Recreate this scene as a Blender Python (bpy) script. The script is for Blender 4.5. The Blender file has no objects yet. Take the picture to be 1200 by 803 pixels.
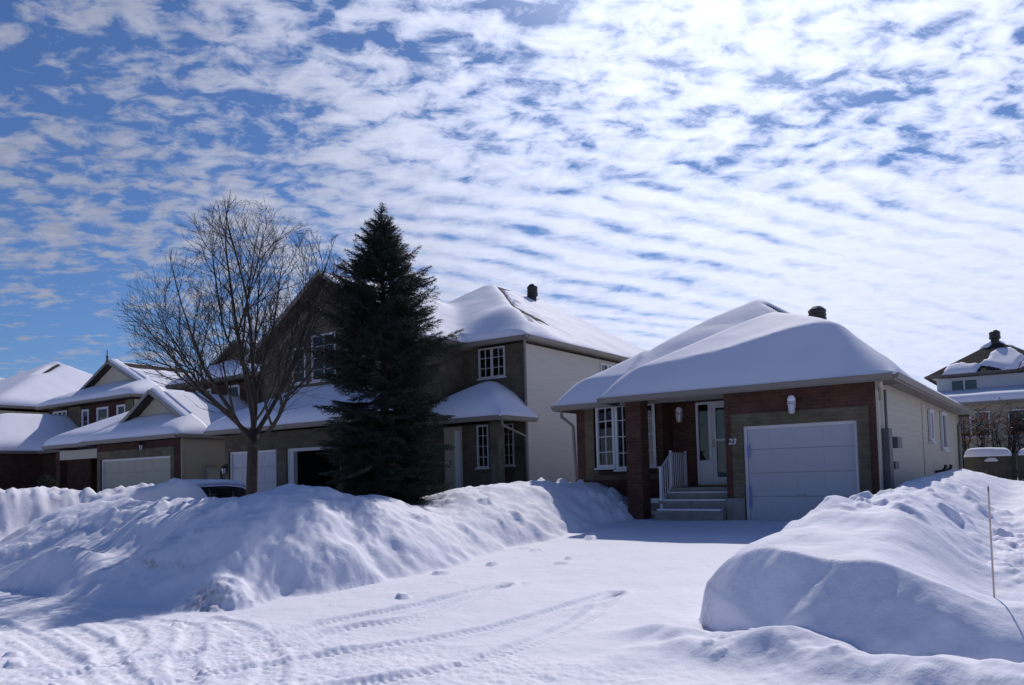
import bpy, math, random
import numpy as np
from mathutils import Vector
R = math.radians
random.seed(7); rng = np.random.default_rng(11)
scene = bpy.context.scene
col = scene.collection
AZ = R(35)                                   # the street runs along u, the lots run back along v
CA, SA = math.cos(AZ), math.sin(AZ)
def W(u, v, z=0.0): return Vector((u*CA + v*SA, -u*SA + v*CA, z))
SUN_AZ, SUN_EL = R(17.5), R(41.5)

# ------------------------------------------------------------------ materials
def mat(name):
    m = bpy.data.materials.new(name); m.use_nodes = True
    nt = m.node_tree; b = nt.nodes['Principled BSDF']
    return m, nt, b
def N(nt, t, **kw):
    n = nt.nodes.new(t)
    for k, v in kw.items():
        if k in n.inputs.keys(): n.inputs[k].default_value = v
        else: setattr(n, k, v)
    return n
def L(nt, a, b): nt.links.new(a, b)
def ramp(nt, fac, stops):
    r = nt.nodes.new('ShaderNodeValToRGB'); e = r.color_ramp.elements
    while len(e) < len(stops): e.new(0.5)
    for i, (p, c) in enumerate(stops):
        e[i].position = p; e[i].color = (*c, 1) if len(c) == 3 else c
    L(nt, fac, r.inputs[0]); return r
def plain(name, c, rough=0.6, var=0.12, scale=6.0, metal=0.0, bump=0.0, spec=0.4):
    m, nt, b = mat(name)
    tc = N(nt, 'ShaderNodeTexCoord'); n = N(nt, 'ShaderNodeTexNoise', Scale=scale, Detail=5.0)
    L(nt, tc.outputs['Object'], n.inputs['Vector'])
    lo = tuple(x*(1-var) for x in c); hi = tuple(min(1, x*(1+var)) for x in c)
    r = ramp(nt, n.outputs['Fac'], [(0.3, lo), (0.7, hi)])
    L(nt, r.outputs[0], b.inputs['Base Color'])
    b.inputs['Roughness'].default_value = rough; b.inputs['Metallic'].default_value = metal
    b.inputs['Specular IOR Level'].default_value = spec
    if bump:
        n2 = N(nt, 'ShaderNodeTexNoise', Scale=scale*7, Detail=4.0); L(nt, tc.outputs['Object'], n2.inputs['Vector'])
        bp = N(nt, 'ShaderNodeBump', Strength=bump, Distance=0.02); L(nt, n2.outputs['Fac'], bp.inputs['Height']); L(nt, bp.outputs[0], b.inputs['Normal'])
    return m
def brick(name, c1, c2, mortar, w=0.23, h=0.078):
    m, nt, b = mat(name)
    tc = N(nt, 'ShaderNodeTexCoord')
    br = N(nt, 'ShaderNodeTexBrick'); br.inputs['Scale'].default_value = 1
    br.inputs['Color1'].default_value = (*c1, 1); br.inputs['Color2'].default_value = (*c2, 1); br.inputs['Mortar'].default_value = (*mortar, 1)
    br.inputs['Brick Width'].default_value = w; br.inputs['Row Height'].default_value = h
    br.inputs['Mortar Size'].default_value = 0.008; br.inputs['Mortar Smooth'].default_value = 0.3; br.inputs['Bias'].default_value = -0.1
    L(nt, tc.outputs['UV'], br.inputs['Vector'])
    n = N(nt, 'ShaderNodeTexNoise', Scale=2.2, Detail=6.0); L(nt, tc.outputs['UV'], n.inputs['Vector'])
    r = ramp(nt, n.outputs['Fac'], [(0.25, (0.65, 0.65, 0.65)), (0.75, (1.2, 1.2, 1.2))])
    mx = N(nt, 'ShaderNodeMix', data_type='RGBA', blend_type='MULTIPLY'); mx.inputs['Factor'].default_value = 1
    L(nt, br.outputs['Color'], mx.inputs['A']); L(nt, r.outputs[0], mx.inputs['B'])
    L(nt, mx.outputs['Result'], b.inputs['Base Color'])
    b.inputs['Roughness'].default_value = 0.85; b.inputs['Specular IOR Level'].default_value = 0.2
    bp = N(nt, 'ShaderNodeBump', Strength=0.6, Distance=0.01); bp.invert = True
    L(nt, br.outputs['Fac'], bp.inputs['Height']); L(nt, bp.outputs[0], b.inputs['Normal'])
    return m
def siding_mat(name, c):
    m, nt, b = mat(name)
    tc = N(nt, 'ShaderNodeTexCoord'); mp = N(nt, 'ShaderNodeMapping'); mp.inputs['Scale'].default_value = (0.5, 6, 1)
    L(nt, tc.outputs['UV'], mp.inputs[0])
    n = N(nt, 'ShaderNodeTexNoise', Scale=2.0, Detail=5.0); L(nt, mp.outputs[0], n.inputs['Vector'])
    r = ramp(nt, n.outputs['Fac'], [(0.3, tuple(x*0.9 for x in c)), (0.7, c)])
    L(nt, r.outputs[0], b.inputs['Base Color']); b.inputs['Roughness'].default_value = 0.55
    return m
def shingle_mat(name, c):
    m, nt, b = mat(name)
    tc = N(nt, 'ShaderNodeTexCoord')
    br = N(nt, 'ShaderNodeTexBrick'); br.inputs['Scale'].default_value = 1
    br.inputs['Color1'].default_value = (*c, 1); br.inputs['Color2'].default_value = (*[x*1.5 for x in c], 1); br.inputs['Mortar'].default_value = (*[x*0.35 for x in c], 1)
    br.inputs['Brick Width'].default_value = 0.33; br.inputs['Row Height'].default_value = 0.14; br.inputs['Mortar Size'].default_value = 0.012
    L(nt, tc.outputs['UV'], br.inputs['Vector']); L(nt, br.outputs['Color'], b.inputs['Base Color'])
    b.inputs['Roughness'].default_value = 0.95; b.inputs['Specular IOR Level'].default_value = 0.1
    return m
def snow_mat(name, grain=1.0, dirt=False, c=(0.85, 0.84, 0.925)):
    m, nt, b = mat(name)
    tc = N(nt, 'ShaderNodeTexCoord')
    b.inputs['Roughness'].default_value = 0.75; b.inputs['Specular IOR Level'].default_value = 0.15
    b.inputs['Base Color'].default_value = (*c, 1)
    n1 = N(nt, 'ShaderNodeTexNoise', Scale=9.0, Detail=6.0, Roughness=0.6); n2 = N(nt, 'ShaderNodeTexNoise', Scale=70.0, Detail=3.0)
    L(nt, tc.outputs['Object'], n1.inputs['Vector']); L(nt, tc.outputs['Object'], n2.inputs['Vector'])
    b1 = N(nt, 'ShaderNodeBump', Strength=0.22*grain, Distance=0.06); b2 = N(nt, 'ShaderNodeBump', Strength=0.3*grain, Distance=0.008)
    L(nt, n1.outputs['Fac'], b1.inputs['Height']); L(nt, n2.outputs['Fac'], b2.inputs['Height'])
    L(nt, b1.outputs[0], b2.inputs['Normal']); L(nt, b2.outputs[0], b.inputs['Normal'])
    if dirt:
        at = N(nt, 'ShaderNodeAttribute', attribute_name='dirt')
        nn = N(nt, 'ShaderNodeTexNoise', Scale=16.0, Detail=5.0); L(nt, tc.outputs['Object'], nn.inputs['Vector'])
        mu = N(nt, 'ShaderNodeMath', operation='MULTIPLY'); L(nt, at.outputs['Fac'], mu.inputs[0])
        rr = ramp(nt, nn.outputs['Fac'], [(0.38, (0.1, 0.1, 0.1)), (0.6, (1, 1, 1))]); L(nt, rr.outputs[0], mu.inputs[1])
        mx = N(nt, 'ShaderNodeMix', data_type='RGBA'); L(nt, mu.outputs[0], mx.inputs['Factor'])
        mx.inputs['A'].default_value = (*c, 1); mx.inputs['B'].default_value = (0.20, 0.165, 0.125, 1)
        L(nt, mx.outputs['Result'], b.inputs['Base Color'])
    return m
def glass_mat(name):
    m, nt, b = mat(name); out = nt.nodes['Material Output']
    tr = N(nt, 'ShaderNodeBsdfTransparent'); tr.inputs[0].default_value = (0.55, 0.6, 0.62, 1)
    gl = N(nt, 'ShaderNodeBsdfGlossy'); gl.inputs['Roughness'].default_value = 0.03
    fr = N(nt, 'ShaderNodeFresnel', IOR=1.7); mx = N(nt, 'ShaderNodeMixShader')
    L(nt, fr.outputs[0], mx.inputs[0]); L(nt, tr.outputs[0], mx.inputs[1]); L(nt, gl.outputs[0], mx.inputs[2]); L(nt, mx.outputs[0], out.inputs[0])
    return m
M = dict(
 snow=snow_mat('packed snow', 1.0, True), roof_snow=snow_mat('roof snow', 0.35), car_snow=snow_mat('car snow', 0.5),
 red_brick=brick('red brick', (0.115, 0.05, 0.037), (0.075, 0.034, 0.026), (0.085, 0.07, 0.058)),
 olive_brick=brick('olive brick', (0.165, 0.138, 0.092), (0.125, 0.105, 0.07), (0.13, 0.112, 0.088)),
 tan_brick=brick('brown brick', (0.125, 0.105, 0.075), (0.09, 0.076, 0.056), (0.095, 0.083, 0.068)),
 tan_band=brick('light brown brick', (0.15, 0.13, 0.10), (0.115, 0.10, 0.075), (0.10, 0.09, 0.075)),
 dark_brick=brick('dark brown brick', (0.085, 0.038, 0.028), (0.06, 0.028, 0.02), (0.05, 0.04, 0.035)),
 cream=siding_mat('cream siding', (0.48, 0.435, 0.345)), pale=siding_mat('pale siding', (0.53, 0.505, 0.46)),
 beige=siding_mat('beige siding', (0.36, 0.335, 0.27)), blue=siding_mat('blue grey siding', (0.50, 0.54, 0.60)),
 fascia=plain('taupe fascia', (0.20, 0.182, 0.165), 0.5, 0.06), soffit=plain('taupe soffit', (0.22, 0.20, 0.18), 0.6, 0.05),
 dark_fascia=plain('dark fascia', (0.10, 0.085, 0.075), 0.6),
 shingle=shingle_mat('grey brown shingles', (0.045, 0.038, 0.034)),
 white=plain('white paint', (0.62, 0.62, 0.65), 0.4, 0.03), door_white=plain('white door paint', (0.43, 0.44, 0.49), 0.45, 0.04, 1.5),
 door_beige=plain('beige door paint', (0.36, 0.34, 0.27), 0.5, 0.04, 1.5), ivory=plain('ivory paint', (0.42, 0.39, 0.32), 0.5, 0.04),
 dark=plain('dark interior', (0.012, 0.012, 0.012), 0.9), black=plain('black metal', (0.02, 0.02, 0.022), 0.45),
 grey_metal=plain('grey metal', (0.30, 0.31, 0.33), 0.45, 0.1, 6, 0.4), rubber=plain('rubber', (0.02, 0.02, 0.02), 0.85),
 lace=plain('white lace', (0.74, 0.72, 0.72), 0.85, 0.2, 9), dull_white=plain('dull white paint', (0.48, 0.48, 0.50), 0.5, 0.05),
 curtain=plain('pale curtain', (0.62, 0.58, 0.55), 0.85, 0.15, 8), teal=plain('teal blind', (0.42, 0.56, 0.60), 0.6, 0.1),
 concrete=plain('concrete', (0.24, 0.23, 0.215), 0.85, 0.15, 5, 0, 0.2), wood=plain('weathered wood', (0.085, 0.075, 0.058), 0.8, 0.25, 3, 0, 0.2),
 stake=plain('pinkish wood', (0.60, 0.47, 0.43), 0.7, 0.1), car_paint=plain('grey car paint', (0.10, 0.105, 0.115), 0.3, 0.03, 2, 0.5),
 bark=plain('grey brown bark', (0.036, 0.030, 0.026), 0.9, 0.35, 14, 0, 0.5), twig=plain('twig bark', (0.026, 0.019, 0.019), 0.85, 0.3, 6),
 needle=plain('spruce needles', (0.022, 0.030, 0.025), 0.7, 0.35, 2.0, 0, 0, 0.15), leaf=plain('russet leaves', (0.20, 0.095, 0.045), 0.7, 0.4, 3.0),
 brass=plain('dull brass', (0.35, 0.25, 0.1), 0.4, 0.1, 5, 0.8), glass=glass_mat('window glass'),
 lantern=plain('frosted lantern glass', (0.60, 0.61, 0.64), 0.3, 0.03), straw=plain('nest straw', (0.06, 0.042, 0.03), 0.95, 0.4, 20),
)

# ------------------------------------------------------------------ mesh builder in (u, v, z)
class MB:
    def __init__(s): s.v = []; s.f = []; s.uv = []
    def poly(s, pts, uvs=None):
        i = len(s.v); s.v += [tuple(p) for p in pts]; s.f.append(tuple(range(i, i+len(pts))))
        if uvs is None:
            a = Vector(pts[1])-Vector(pts[0]); n = a.cross(Vector(pts[-1])-Vector(pts[0]))
            if abs(n.z) > 0.9*n.length: uvs = [(p[0], p[1]) for p in pts]
            elif abs(n.y) >= abs(n.x): uvs = [(p[0], p[2]) for p in pts]
            else: uvs = [(p[1], p[2]) for p in pts]
        s.uv.append(list(uvs))
    def hexa(s, c):   # c: 8 corners, bottom 4 ccw then top 4 ccw
        for q in ((3,2,1,0), (4,5,6,7), (0,1,5,4), (1,2,6,5), (2,3,7,6), (3,0,4,7)): s.poly([c[k] for k in q])
        return s
    def box(s, u0, u1, v0, v1, z0, z1):
        return s.hexa([(u0,v0,z0),(u1,v0,z0),(u1,v1,z0),(u0,v1,z0),(u0,v0,z1),(u1,v0,z1),(u1,v1,z1),(u0,v1,z1)])
    def fbox(s, F, x0, x1, y0, y1, z0, z1):   # in a wall frame: x right along the wall, y outwards, z up
        P = lambda x, y, z: F(x, y, z)
        return s.hexa([P(x0,y1,z0),P(x1,y1,z0),P(x1,y0,z0),P(x0,y0,z0),P(x0,y1,z1),P(x1,y1,z1),P(x1,y0,z1),P(x0,y0,z1)])
    def tube(s, pts, rad, n=8, cap=True):
        pts = [Vector(p) for p in pts]; k = len(pts)
        if not hasattr(rad, '__len__'): rad = [rad]*k
        rings = []; prev = None
        for i, p in enumerate(pts):
            d = (pts[min(i+1, k-1)]-pts[max(i-1, 0)]).normalized()
            a = prev if prev is not None else (Vector((0,0,1)) if abs(d.z) < 0.9 else Vector((1,0,0)))
            x = (a - d*a.dot(d)).normalized(); y = d.cross(x); prev = x
            rings.append([p + (x*math.cos(t)+y*math.sin(t))*rad[i] for t in [2*math.pi*j/n for j in range(n)]])
        for i in range(k-1):
            for j in range(n):
                s.poly([rings[i][j], rings[i][(j+1) % n], rings[i+1][(j+1) % n], rings[i+1][j]])
        if cap: s.poly(rings[0][::-1]); s.poly(rings[-1])
        return s
    def lathe(s, c, prof, n=16):   # prof: (r, z) list
        c = Vector(c)
        rings = [[c + Vector((r*math.cos(2*math.pi*j/n), r*math.sin(2*math.pi*j/n), z)) for j in range(n)] for r, z in prof]
        for i in range(len(rings)-1):
            for j in range(n): s.poly([rings[i][j], rings[i][(j+1) % n], rings[i+1][(j+1) % n], rings[i+1][j]])
        s.poly(rings[0][::-1]); s.poly(rings[-1]); return s
    def build(s, name, m, parent=None, smooth=False, base=None):
        b = Vector(base) if base is not None else (Vector(parent['base']) if parent is not None else Vector((0,0,0)))
        me = bpy.data.meshes.new(name)
        me.from_pydata([tuple(Vector(p)-b) for p in s.v], [], s.f)
        ul = me.uv_layers.new(name='UVMap'); ul.data.foreach_set('uv', [x for f in s.uv for p in f for x in p])
        me.materials.append(M[m] if isinstance(m, str) else m)
        if smooth: me.shade_smooth() if hasattr(me, 'shade_smooth') else None
        me.update()
        o = bpy.data.objects.new(name, me); col.objects.link(o)
        o['base'] = list(b)
        if parent is not None: o.parent = parent
        else: o.location = W(*b); o.rotation_euler.z = -AZ
        return o
def FR(u, v, r=(1, 0)):      # wall frame at (u, v), r = direction along the wall to the viewer's right
    ru, rv = r
    return lambda x, y, z: (u + ru*x + rv*y, v + rv*x - ru*y, z)
def thing(name, label, cat, base, group=None):
    o = bpy.data.objects.new(name, None); col.objects.link(o); o.empty_display_size = 0.3
    o.location = W(*base); o.rotation_euler.z = -AZ; o['base'] = list(base)
    o['label'] = label; o['category'] = cat
    if group: o['group'] = group
    return o
def tag(o, label, cat=None, group=None, kind=None):
    if label: o['label'] = label
    if cat: o['category'] = cat
    if group: o['group'] = group
    if kind: o['kind'] = kind
    return o

# ------------------------------------------------------------------ noise
def _h(i, j, s):
    n = (i*374761393 + j*668265263 + s*974634721) & 0x7fffffff
    n = ((n ^ (n >> 13))*1274126177) & 0x7fffffff
    return ((n ^ (n >> 16)) & 0xffff)/65535.0
def vnoise(x, y, s=0):
    xi = np.floor(x).astype(np.int64); yi = np.floor(y).astype(np.int64)
    fx = x-xi; fy = y-yi; fx = fx**3*(fx*(fx*6-15)+10); fy = fy**3*(fy*(fy*6-15)+10)
    a = _h(xi, yi, s); b = _h(xi+1, yi, s); c = _h(xi, yi+1, s); d = _h(xi+1, yi+1, s)
    return (a+(b-a)*fx)*(1-fy)+(c+(d-c)*fx)*fy-0.5
def fbm(x, y, s=0, o=4, g=0.5):
    t = 0; a = 1
    for k in range(o):
        cs, sn = math.cos(0.7*k+0.3), math.sin(0.7*k+0.3)
        t = t + a*vnoise((x*cs-y*sn)*2**k+17.3*k, (x*sn+y*cs)*2**k+5.1*k, s+k); a *= g
    return t
def sst(a, b, x): t = np.clip((x-a)/(b-a), 0, 1); return t*t*(3-2*t)

# ------------------------------------------------------------------ snow covered ground: one height function
DRIVE = dict(v=[6.0, 10, 13.6, 17.9, 22], z=[0.02, 0.16, 0.31, 0.48, 0.55])
TRACKS = [  # (polyline in u, v)
 [(-7.2, 3.2), (-6.95, 4.4), (-6.89, 5.41), (-6.86, 6.34), (-6.62, 7.2), (-6.48, 8.95)],
 [(-5.9, 3.2), (-6.2, 4.2), (-6.4, 5.34), (-6.45, 6.03), (-6.1, 6.9), (-6.4, 8.85)],
 [(-6.3, 3.0), (-5.85, 4.41), (-5.61, 5.18), (-5.25, 5.95), (-4.92, 7.04), (-4.78, 8.94)],
 [(-5.1, 3.0), (-4.79, 4.26), (-4.52, 4.61), (-4.32, 5.25), (-4.28, 5.76), (-4.31, 7.08), (-4.70, 8.86)],
 [(-9.6, 4.6), (-8.8, 4.41), (-7.81, 4.14), (-7.0, 3.78), (-6.15, 3.51), (-4, 3.0)],
 [(-8.4, 5.7), (-7.44, 5.47), (-6.51, 4.98), (-5.81, 4.56), (-5.21, 4.03), (-4.2, 3.2)],
 [(-5.6, 3.2), (-5.78, 3.71), (-6.65, 4.22), (-7.53, 4.91), (-8.4, 5.3), (-10, 5.2)],
 [(-16, 4.6), (-12, 4.35), (-9, 4.0), (-5, 3.0)], [(-16, 3.3), (-11, 3.1), (-7, 2.6)], [(-10.8, 5.2), (-9.2, 5.0), (-8.1, 4.6), (-7.3, 3.9), (-7.0, 3.0)],
]
def seg_dist(u, v, pts):
    best = np.full(u.shape, 1e9); along = np.zeros(u.shape); side = np.zeros(u.shape); acc = 0.0
    for (a, b), (c, d) in zip(pts[:-1], pts[1:]):
        dx, dy = c-a, d-b; l = math.hypot(dx, dy)
        t = np.clip(((u-a)*dx+(v-b)*dy)/l**2, 0, 1)
        e = np.hypot(u-a-t*dx, v-b-t*dy); q = e < best
        best = np.where(q, e, best); along = np.where(q, acc+t*l, along); acc += l
        side = np.where(q, np.sign((u-a)*dy-(v-b)*dx), side)
    return best, along, acc, side
def lumps(u, v, size, dens, seed, lo=0.25):
    x = u/size; y = v/size; xi = np.floor(x).astype(np.int64); yi = np.floor(y).astype(np.int64); out = np.zeros(np.shape(u))
    for a in (-1, 0, 1):
        for b in (-1, 0, 1):
            i = xi+a; j = yi+b; on = _h(i, j, seed) < dens
            cx = i+_h(i, j, seed+1); cy = j+_h(i, j, seed+2); r = lo+(0.75-lo)*_h(i, j, seed+3)**2; an = _h(i, j, seed+4)*6.283; st = 0.55+0.45*_h(i, j, seed+5)
            dx = x-cx; dy = y-cy; p = dx*np.cos(an)+dy*np.sin(an); q = (-dx*np.sin(an)+dy*np.cos(an))/st
            m = np.maximum(np.abs(p), np.abs(q))*0.6+np.hypot(p, q)*0.5
            tilt = 1+0.7*(p*(_h(i, j, seed+6)-0.5)+q*(_h(i, j, seed+7)-0.5))/np.maximum(r, 0.05)
            hgt = r*size*(0.45+0.4*_h(i, j, seed+8))*(1-sst(0.55, 1.0, m/r))*tilt
            out = np.where(on, np.maximum(out, hgt), out)
    return out
def smooth_pts(pts, n=6):
    out = []
    P = [pts[0]]+list(pts)+[pts[-1]]
    for i in range(1, len(P)-2):
        for k in range(n):
            t = k/n; p0, p1, p2, p3 = P[i-1], P[i], P[i+1], P[i+2]
            out.append(tuple(0.5*((2*p1[j])+(-p0[j]+p2[j])*t+(2*p0[j]-5*p1[j]+4*p2[j]-p3[j])*t*t+(-p0[j]+3*p1[j]-3*p2[j]+p3[j])*t**3) for j in (0, 1)))
    return out+[pts[-1]]
TRACKS = [smooth_pts(t) for t in TRACKS]
def ip(x, xs, ys): return np.interp(x, xs, ys)
def ground(u, v, detail=True):
    u = np.asarray(u, float); v = np.asarray(v, float)
    wob = 0.35*fbm(u*0.7, v*0.7, 3, 3); wob2 = 0.12*fbm(u*2.6, v*2.6, 9, 3)
    # road and driveways
    z = np.where(v > 6, ip(v, DRIVE['v'], DRIVE['z']), 0.02) + 0.0*u
    z = z + 0.02*fbm(u*0.8, v*0.8, 21, 3)
    # ---- left bank: foot at u = -8.3 along the driveway and v = 5.7 along the road
    dd = -8.35+wob*0.7+wob2 - u
    dr = v-(5.75+0.1*np.sin(u*1.3))+wob*0.7+wob2
    k = 0.5
    dl = -np.logaddexp(-dd/k, -dr/k)*k + 0.12            # rounded corner
    crest_d = ip(v, [5, 7.4, 8.4, 9.6, 11, 12, 13, 14.2, 15.6, 17, 18.5, 21], [1.35, 1.5, 1.53, 1.5, 1.28, 1.06, 1.10, 1.34, 1.47, 1.5, 1.42, 1.2])
    crest_r = ip(u, [-30, -18.5, -17, -15, -13, -11.3, -10.2], [1.0, 1.05, 1.25, 1.36, 1.37, 1.38, 1.5])
    wgt = sst(-0.8, 0.8, dd-dr)
    crest = crest_d*(1-wgt)+crest_r*wgt
    yard = ip(u, [-60, -34, -26, -24, -14, -9], [0.9, 0.9, 0.95, 0.95, 0.98, 1.0])
    BW = 2.7
    f = np.clip(dl/BW, 0, 1)
    edge_ = (0.03+0.12*np.clip(fbm(u*0.8, v*0.8, 46, 3)+0.25, 0, 1))*(0.35+0.65*sst(7.0, 8.5, v))
    soft = f*f/(f+0.10)*1.10
    rise = edge_*sst(0, 0.07, f)+(1-edge_)*(1-(1-soft.clip(0, 1))**(1.75-0.45*wgt))
    back = sst(BW, 5.0, dl)
    zl = np.where(dl <= BW, crest*rise, crest*(1-back)+yard*back)
    # tall house driveway and the next ones are cleared through the bank
    def cut(zl, a, b, z0, z1):
        m = sst(a-1.0, a+0.2, u+wob)*(1-sst(b-0.2, b+1.0, u+wob))
        zc = ip(v, [5.5, 17], [z0, z1])
        return zl*(1-m)+np.minimum(zl, zc)*m
    ridge = np.exp(-((u+24.7+wob)/0.75)**2)*sst(6.2, 7.5, v)*(1-sst(14.5, 16.5, v))*0.62
    ridge2 = np.exp(-((u+33.4+wob)/0.9)**2)*sst(6.2, 7.5, v)*(1-sst(13.5, 15.5, v))*0.5
    zl = cut(zl, -23.6, -17.8, 0.04, 0.5); zl = cut(zl, -31.9, -26.4, 0.04, 0.5)
    zl = zl + (ridge+ridge2)*(1+0.5*fbm(u*2.2, v*2.2, 31, 3))
    drift = ip(v, [7.8, 9.2, 10.8, 11.65, 12.2, 12.7, 13.4], [0.6, 1.15, 1.55, 1.76, 1.5, 0.8, 0.3])
    zl = np.maximum(zl, drift*np.exp(-((u+18.5+0.15*wob)/0.62)**4)*sst(8.5, 9.5, v)*(1-sst(13.7, 14.2, v)))
    bm = sst(0.05, 0.7, dl)                                # bankness
    # lumpy wind-carved face along the driveway
    lump = 0.12*fbm(u*0.7, v*0.7, 41, 3) + 0.075*fbm(u*0.9+v*1.1, v*0.9-u*0.5, 43, 4)*sst(0.2, 1.2, dl)*(1-sst(2.5, 4, dl))
    zl = zl + lump*bm
    patch = np.clip(fbm(u*0.6, v*0.6, 47, 3)+0.12, 0, 0.5)*2
    zl = zl + bm*(0.55*lumps(u, v, 0.42, 0.45, 201)*sst(0.3, 1.4, dl)*patch+0.35*lumps(u, v, 0.2, 0.35, 221)*patch) + 0.03*bm*fbm(u*5, v*5, 49, 3)
    zl = zl - 0.13*bm*np.clip(fbm(u*1.4+3, v*1.4, 48, 3)-0.12, 0, 1)*(1-sst(2.0, 3.2, dl))
    # broken plough face with dirt at the corner, and a rounded heap by the road further left
    zl = zl + 0.42*np.exp(-(((u+13.3)/1.0)**2+((v-6.25)/0.4)**2)) - 0.18*np.exp(-(((u+12.2)/0.9)**2+((v-6.9)/0.5)**2))
    zl = zl + 0.14*np.exp(-(((u+9.1)/0.42)**2+((v-6.35)/0.34)**2))+np.exp(-(((u+9.1)/0.5)**2+((v-6.2)/0.35)**2)**2)*0.08*fbm(u*7, v*7, 91, 4)+0.5*lumps(u, v, 0.16, 0.35, 381, 0.15)*np.exp(-((dl-0.15)/0.35)**2)*sst(-13, -11, u)*(1-sst(8, 9, v)) - 0.22*np.exp(-(((u+8.8)/0.5)**2+((v-7.0)/0.5)**2))
    left = np.where(dl > 0, 1.0, 0.0)
    z = np.where(dl > 0, np.maximum(zl, z), z)
    # ---- right bank
    er = u-(-3.12+wob*0.45+wob2*0.7+0.25*(1-sst(7.0, 8.2, v)))
    fr = v-(6.85+0.25*np.sin(u*1.7+0.5))+wob*0.3+wob2*0.7
    kk = 0.6
    d2 = -np.logaddexp(-er/kk, -fr/kk)*kk+0.26
    cr = ip(v, [6.5, 7.7, 8.4, 9.4, 10.4, 12, 14, 16.5, 18.5, 20.5, 23, 30], [0.78, 0.90, 0.98, 1.10, 1.14, 1.17, 1.24, 1.32, 1.42, 1.46, 1.30, 0.95])
    f2 = np.clip((d2+0.10*fbm(u*1.3, v*1.3, 60, 3))/0.70, 0, 1)
    fL = np.clip((er+0.10)/0.95, 0, 1); fF = np.clip((fr+0.10+0.10*fbm(u*1.3, v*1.3, 60, 3))/0.72, 0, 1)
    rise2 = (0.34*sst(0, 0.16, fL)+0.66*np.sin(fL*math.pi/2)**0.9)*(0.10*sst(0, 0.10, fF)+0.66*fF+0.24*np.sin(fF*math.pi/2))*sst(0, 0.12, d2)
    fall = sst(-1.55, -0.45, u+0.25*wob+0.06*np.minimum(v-8, 8))*ip(v, [6.5, 9, 13, 18, 24], [1, 1, 0.8, 0.45, 0.2])
    zr = cr*rise2*(1-fall*(1-0.42/np.maximum(cr, 0.5)))
    zr = zr+(0.13*fbm(u*0.75, v*0.75, 51, 3)+0.05*fbm(u*1.5, v*1.3, 53, 4)*sst(0.6, 1.3, d2)+0.06*np.clip(fbm(u*3.1, v*2.6, 55, 3)-0.1, 0, 1)*sst(9, 10.5, v))*sst(0.05, 0.5, d2)
    zr = zr+0.10*np.exp(-(((u+2.35)/0.22)**2+((v-10.1)/0.3)**2))+0.09*np.exp(-(((u+2.2)/0.25)**2+((v-9.2)/0.25)**2))
    zr = zr+0.13*np.exp(-(((u+2.3)/0.3)**2+((v-9.9)/0.35)**2))+0.10*np.exp(-(((u+1.9)/0.35)**2+((v-11.2)/0.4)**2))+0.05*fbm(u*4.5, v*3.5, 58, 3)*sst(9.3, 10.5, v)*(1-sst(13, 16, v))*sst(0.3, 0.8, d2)
    top_ = sst(9.0, 10.0, v)*(1-sst(15, 18, v))*sst(0.35, 0.8, d2)
    zr = zr+0.55*lumps(u, v, 0.42, 0.34, 241)*top_+0.5*lumps(u, v, 0.17, 0.3, 261)*np.maximum(top_, 0.35*sst(0.2, 0.5, d2)*(1-sst(-1.2, -0.9, u)))*np.clip(fbm(u*1.2, v*1.2, 59, 2)+0.35, 0, 1)
    rough = sst(-0.95, -0.5, u)*sst(8.5, 10, v)*(1-sst(14, 17, v))
    zr = zr+0.16*rough*fbm(u*3.0, v*2.2, 57, 4)
    z = np.where(d2 > 0, np.maximum(zr, z), z)
    # loose snow pushed to the foot of the right bank
    ap = np.exp(-((v-6.5-0.2*np.sin(u*2))/0.45)**2)*sst(-3.6, -2.6, u)
    z = np.maximum(z, z*0+0.02+ap*(0.25+0.40*fbm(u*0.95, v*1.1, 61, 3)+0.07*fbm(u*3, v*3, 62, 3)+0.4*lumps(u, v, 0.2, 0.16, 281)))
    z = z + 0.13*np.exp(-(((u+3.25)/0.34)**2+((v-7.0)/0.22)**2))
    # lumps along the driveway foot
    cl = fbm(u*3.1, v*3.1, 71, 3)
    foot = np.exp(-((dd+0.45)/0.5)**2)*sst(6, 7, v)*(1-sst(14, 16, v))
    z = z + foot*0.6*lumps(u, v, 0.28, 0.12, 301, 0.12)+np.exp(-((dd+0.9)/0.9)**2)*sst(6, 7, v)*(1-sst(14, 16, v))*0.6*lumps(u, v, 0.3, 0.06, 321, 0.1)
    open_ = (1-sst(-0.15, 0.25, dl))*(1-sst(-0.15, 0.2, d2))
    near = 1-sst(11, 14, v)
    churn = (1-sst(5.2, 6.6, v))*open_
    z = z + churn*(0.025*fbm(u*1.8, v*1.8, 75, 4)+0.014*fbm(u*9, v*9, 76, 4)+0.010*fbm(u*22, v*22, 78, 3)+0.55*lumps(u, v, 0.2, 0.05, 341, 0.08))
    z = z + open_*near*0.012*fbm(u*2.5, v*2.5, 79, 4)
    if detail:
        for i, t in enumerate(TRACKS):
            lo = np.array(t).min(0)-0.4; hi = np.array(t).max(0)+0.4
            q = (u > lo[0]) & (u < hi[0]) & (v > lo[1]) & (v < hi[1])
            if not q.any(): continue
            d, al, tot, sd = seg_dist(u[q], v[q], t)
            w = 0.125
            trough = -(1-sst(w*0.55, w*1.15, d))*(0.042 if i < 4 else 0.03)
            berm = np.exp(-((d-w*1.35)/0.05)**2)*0.022*(0.6+0.8*fbm(al*3, sd*4, 83+i, 3)+0.3)
            rib = (1-sst(w*0.6, w*0.9, d))*0.012*np.sin(al*2*math.pi/0.085+np.abs(d)*26)
            fade = 0.75*sst(0, 0.5, tot-al) if i > 3 else 1.0
            z[q] = z[q]+(trough+berm+rib)*open_[q]*fade*(0.75+0.5*fbm(al*0.9, sd*0+i, 85, 3))
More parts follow.
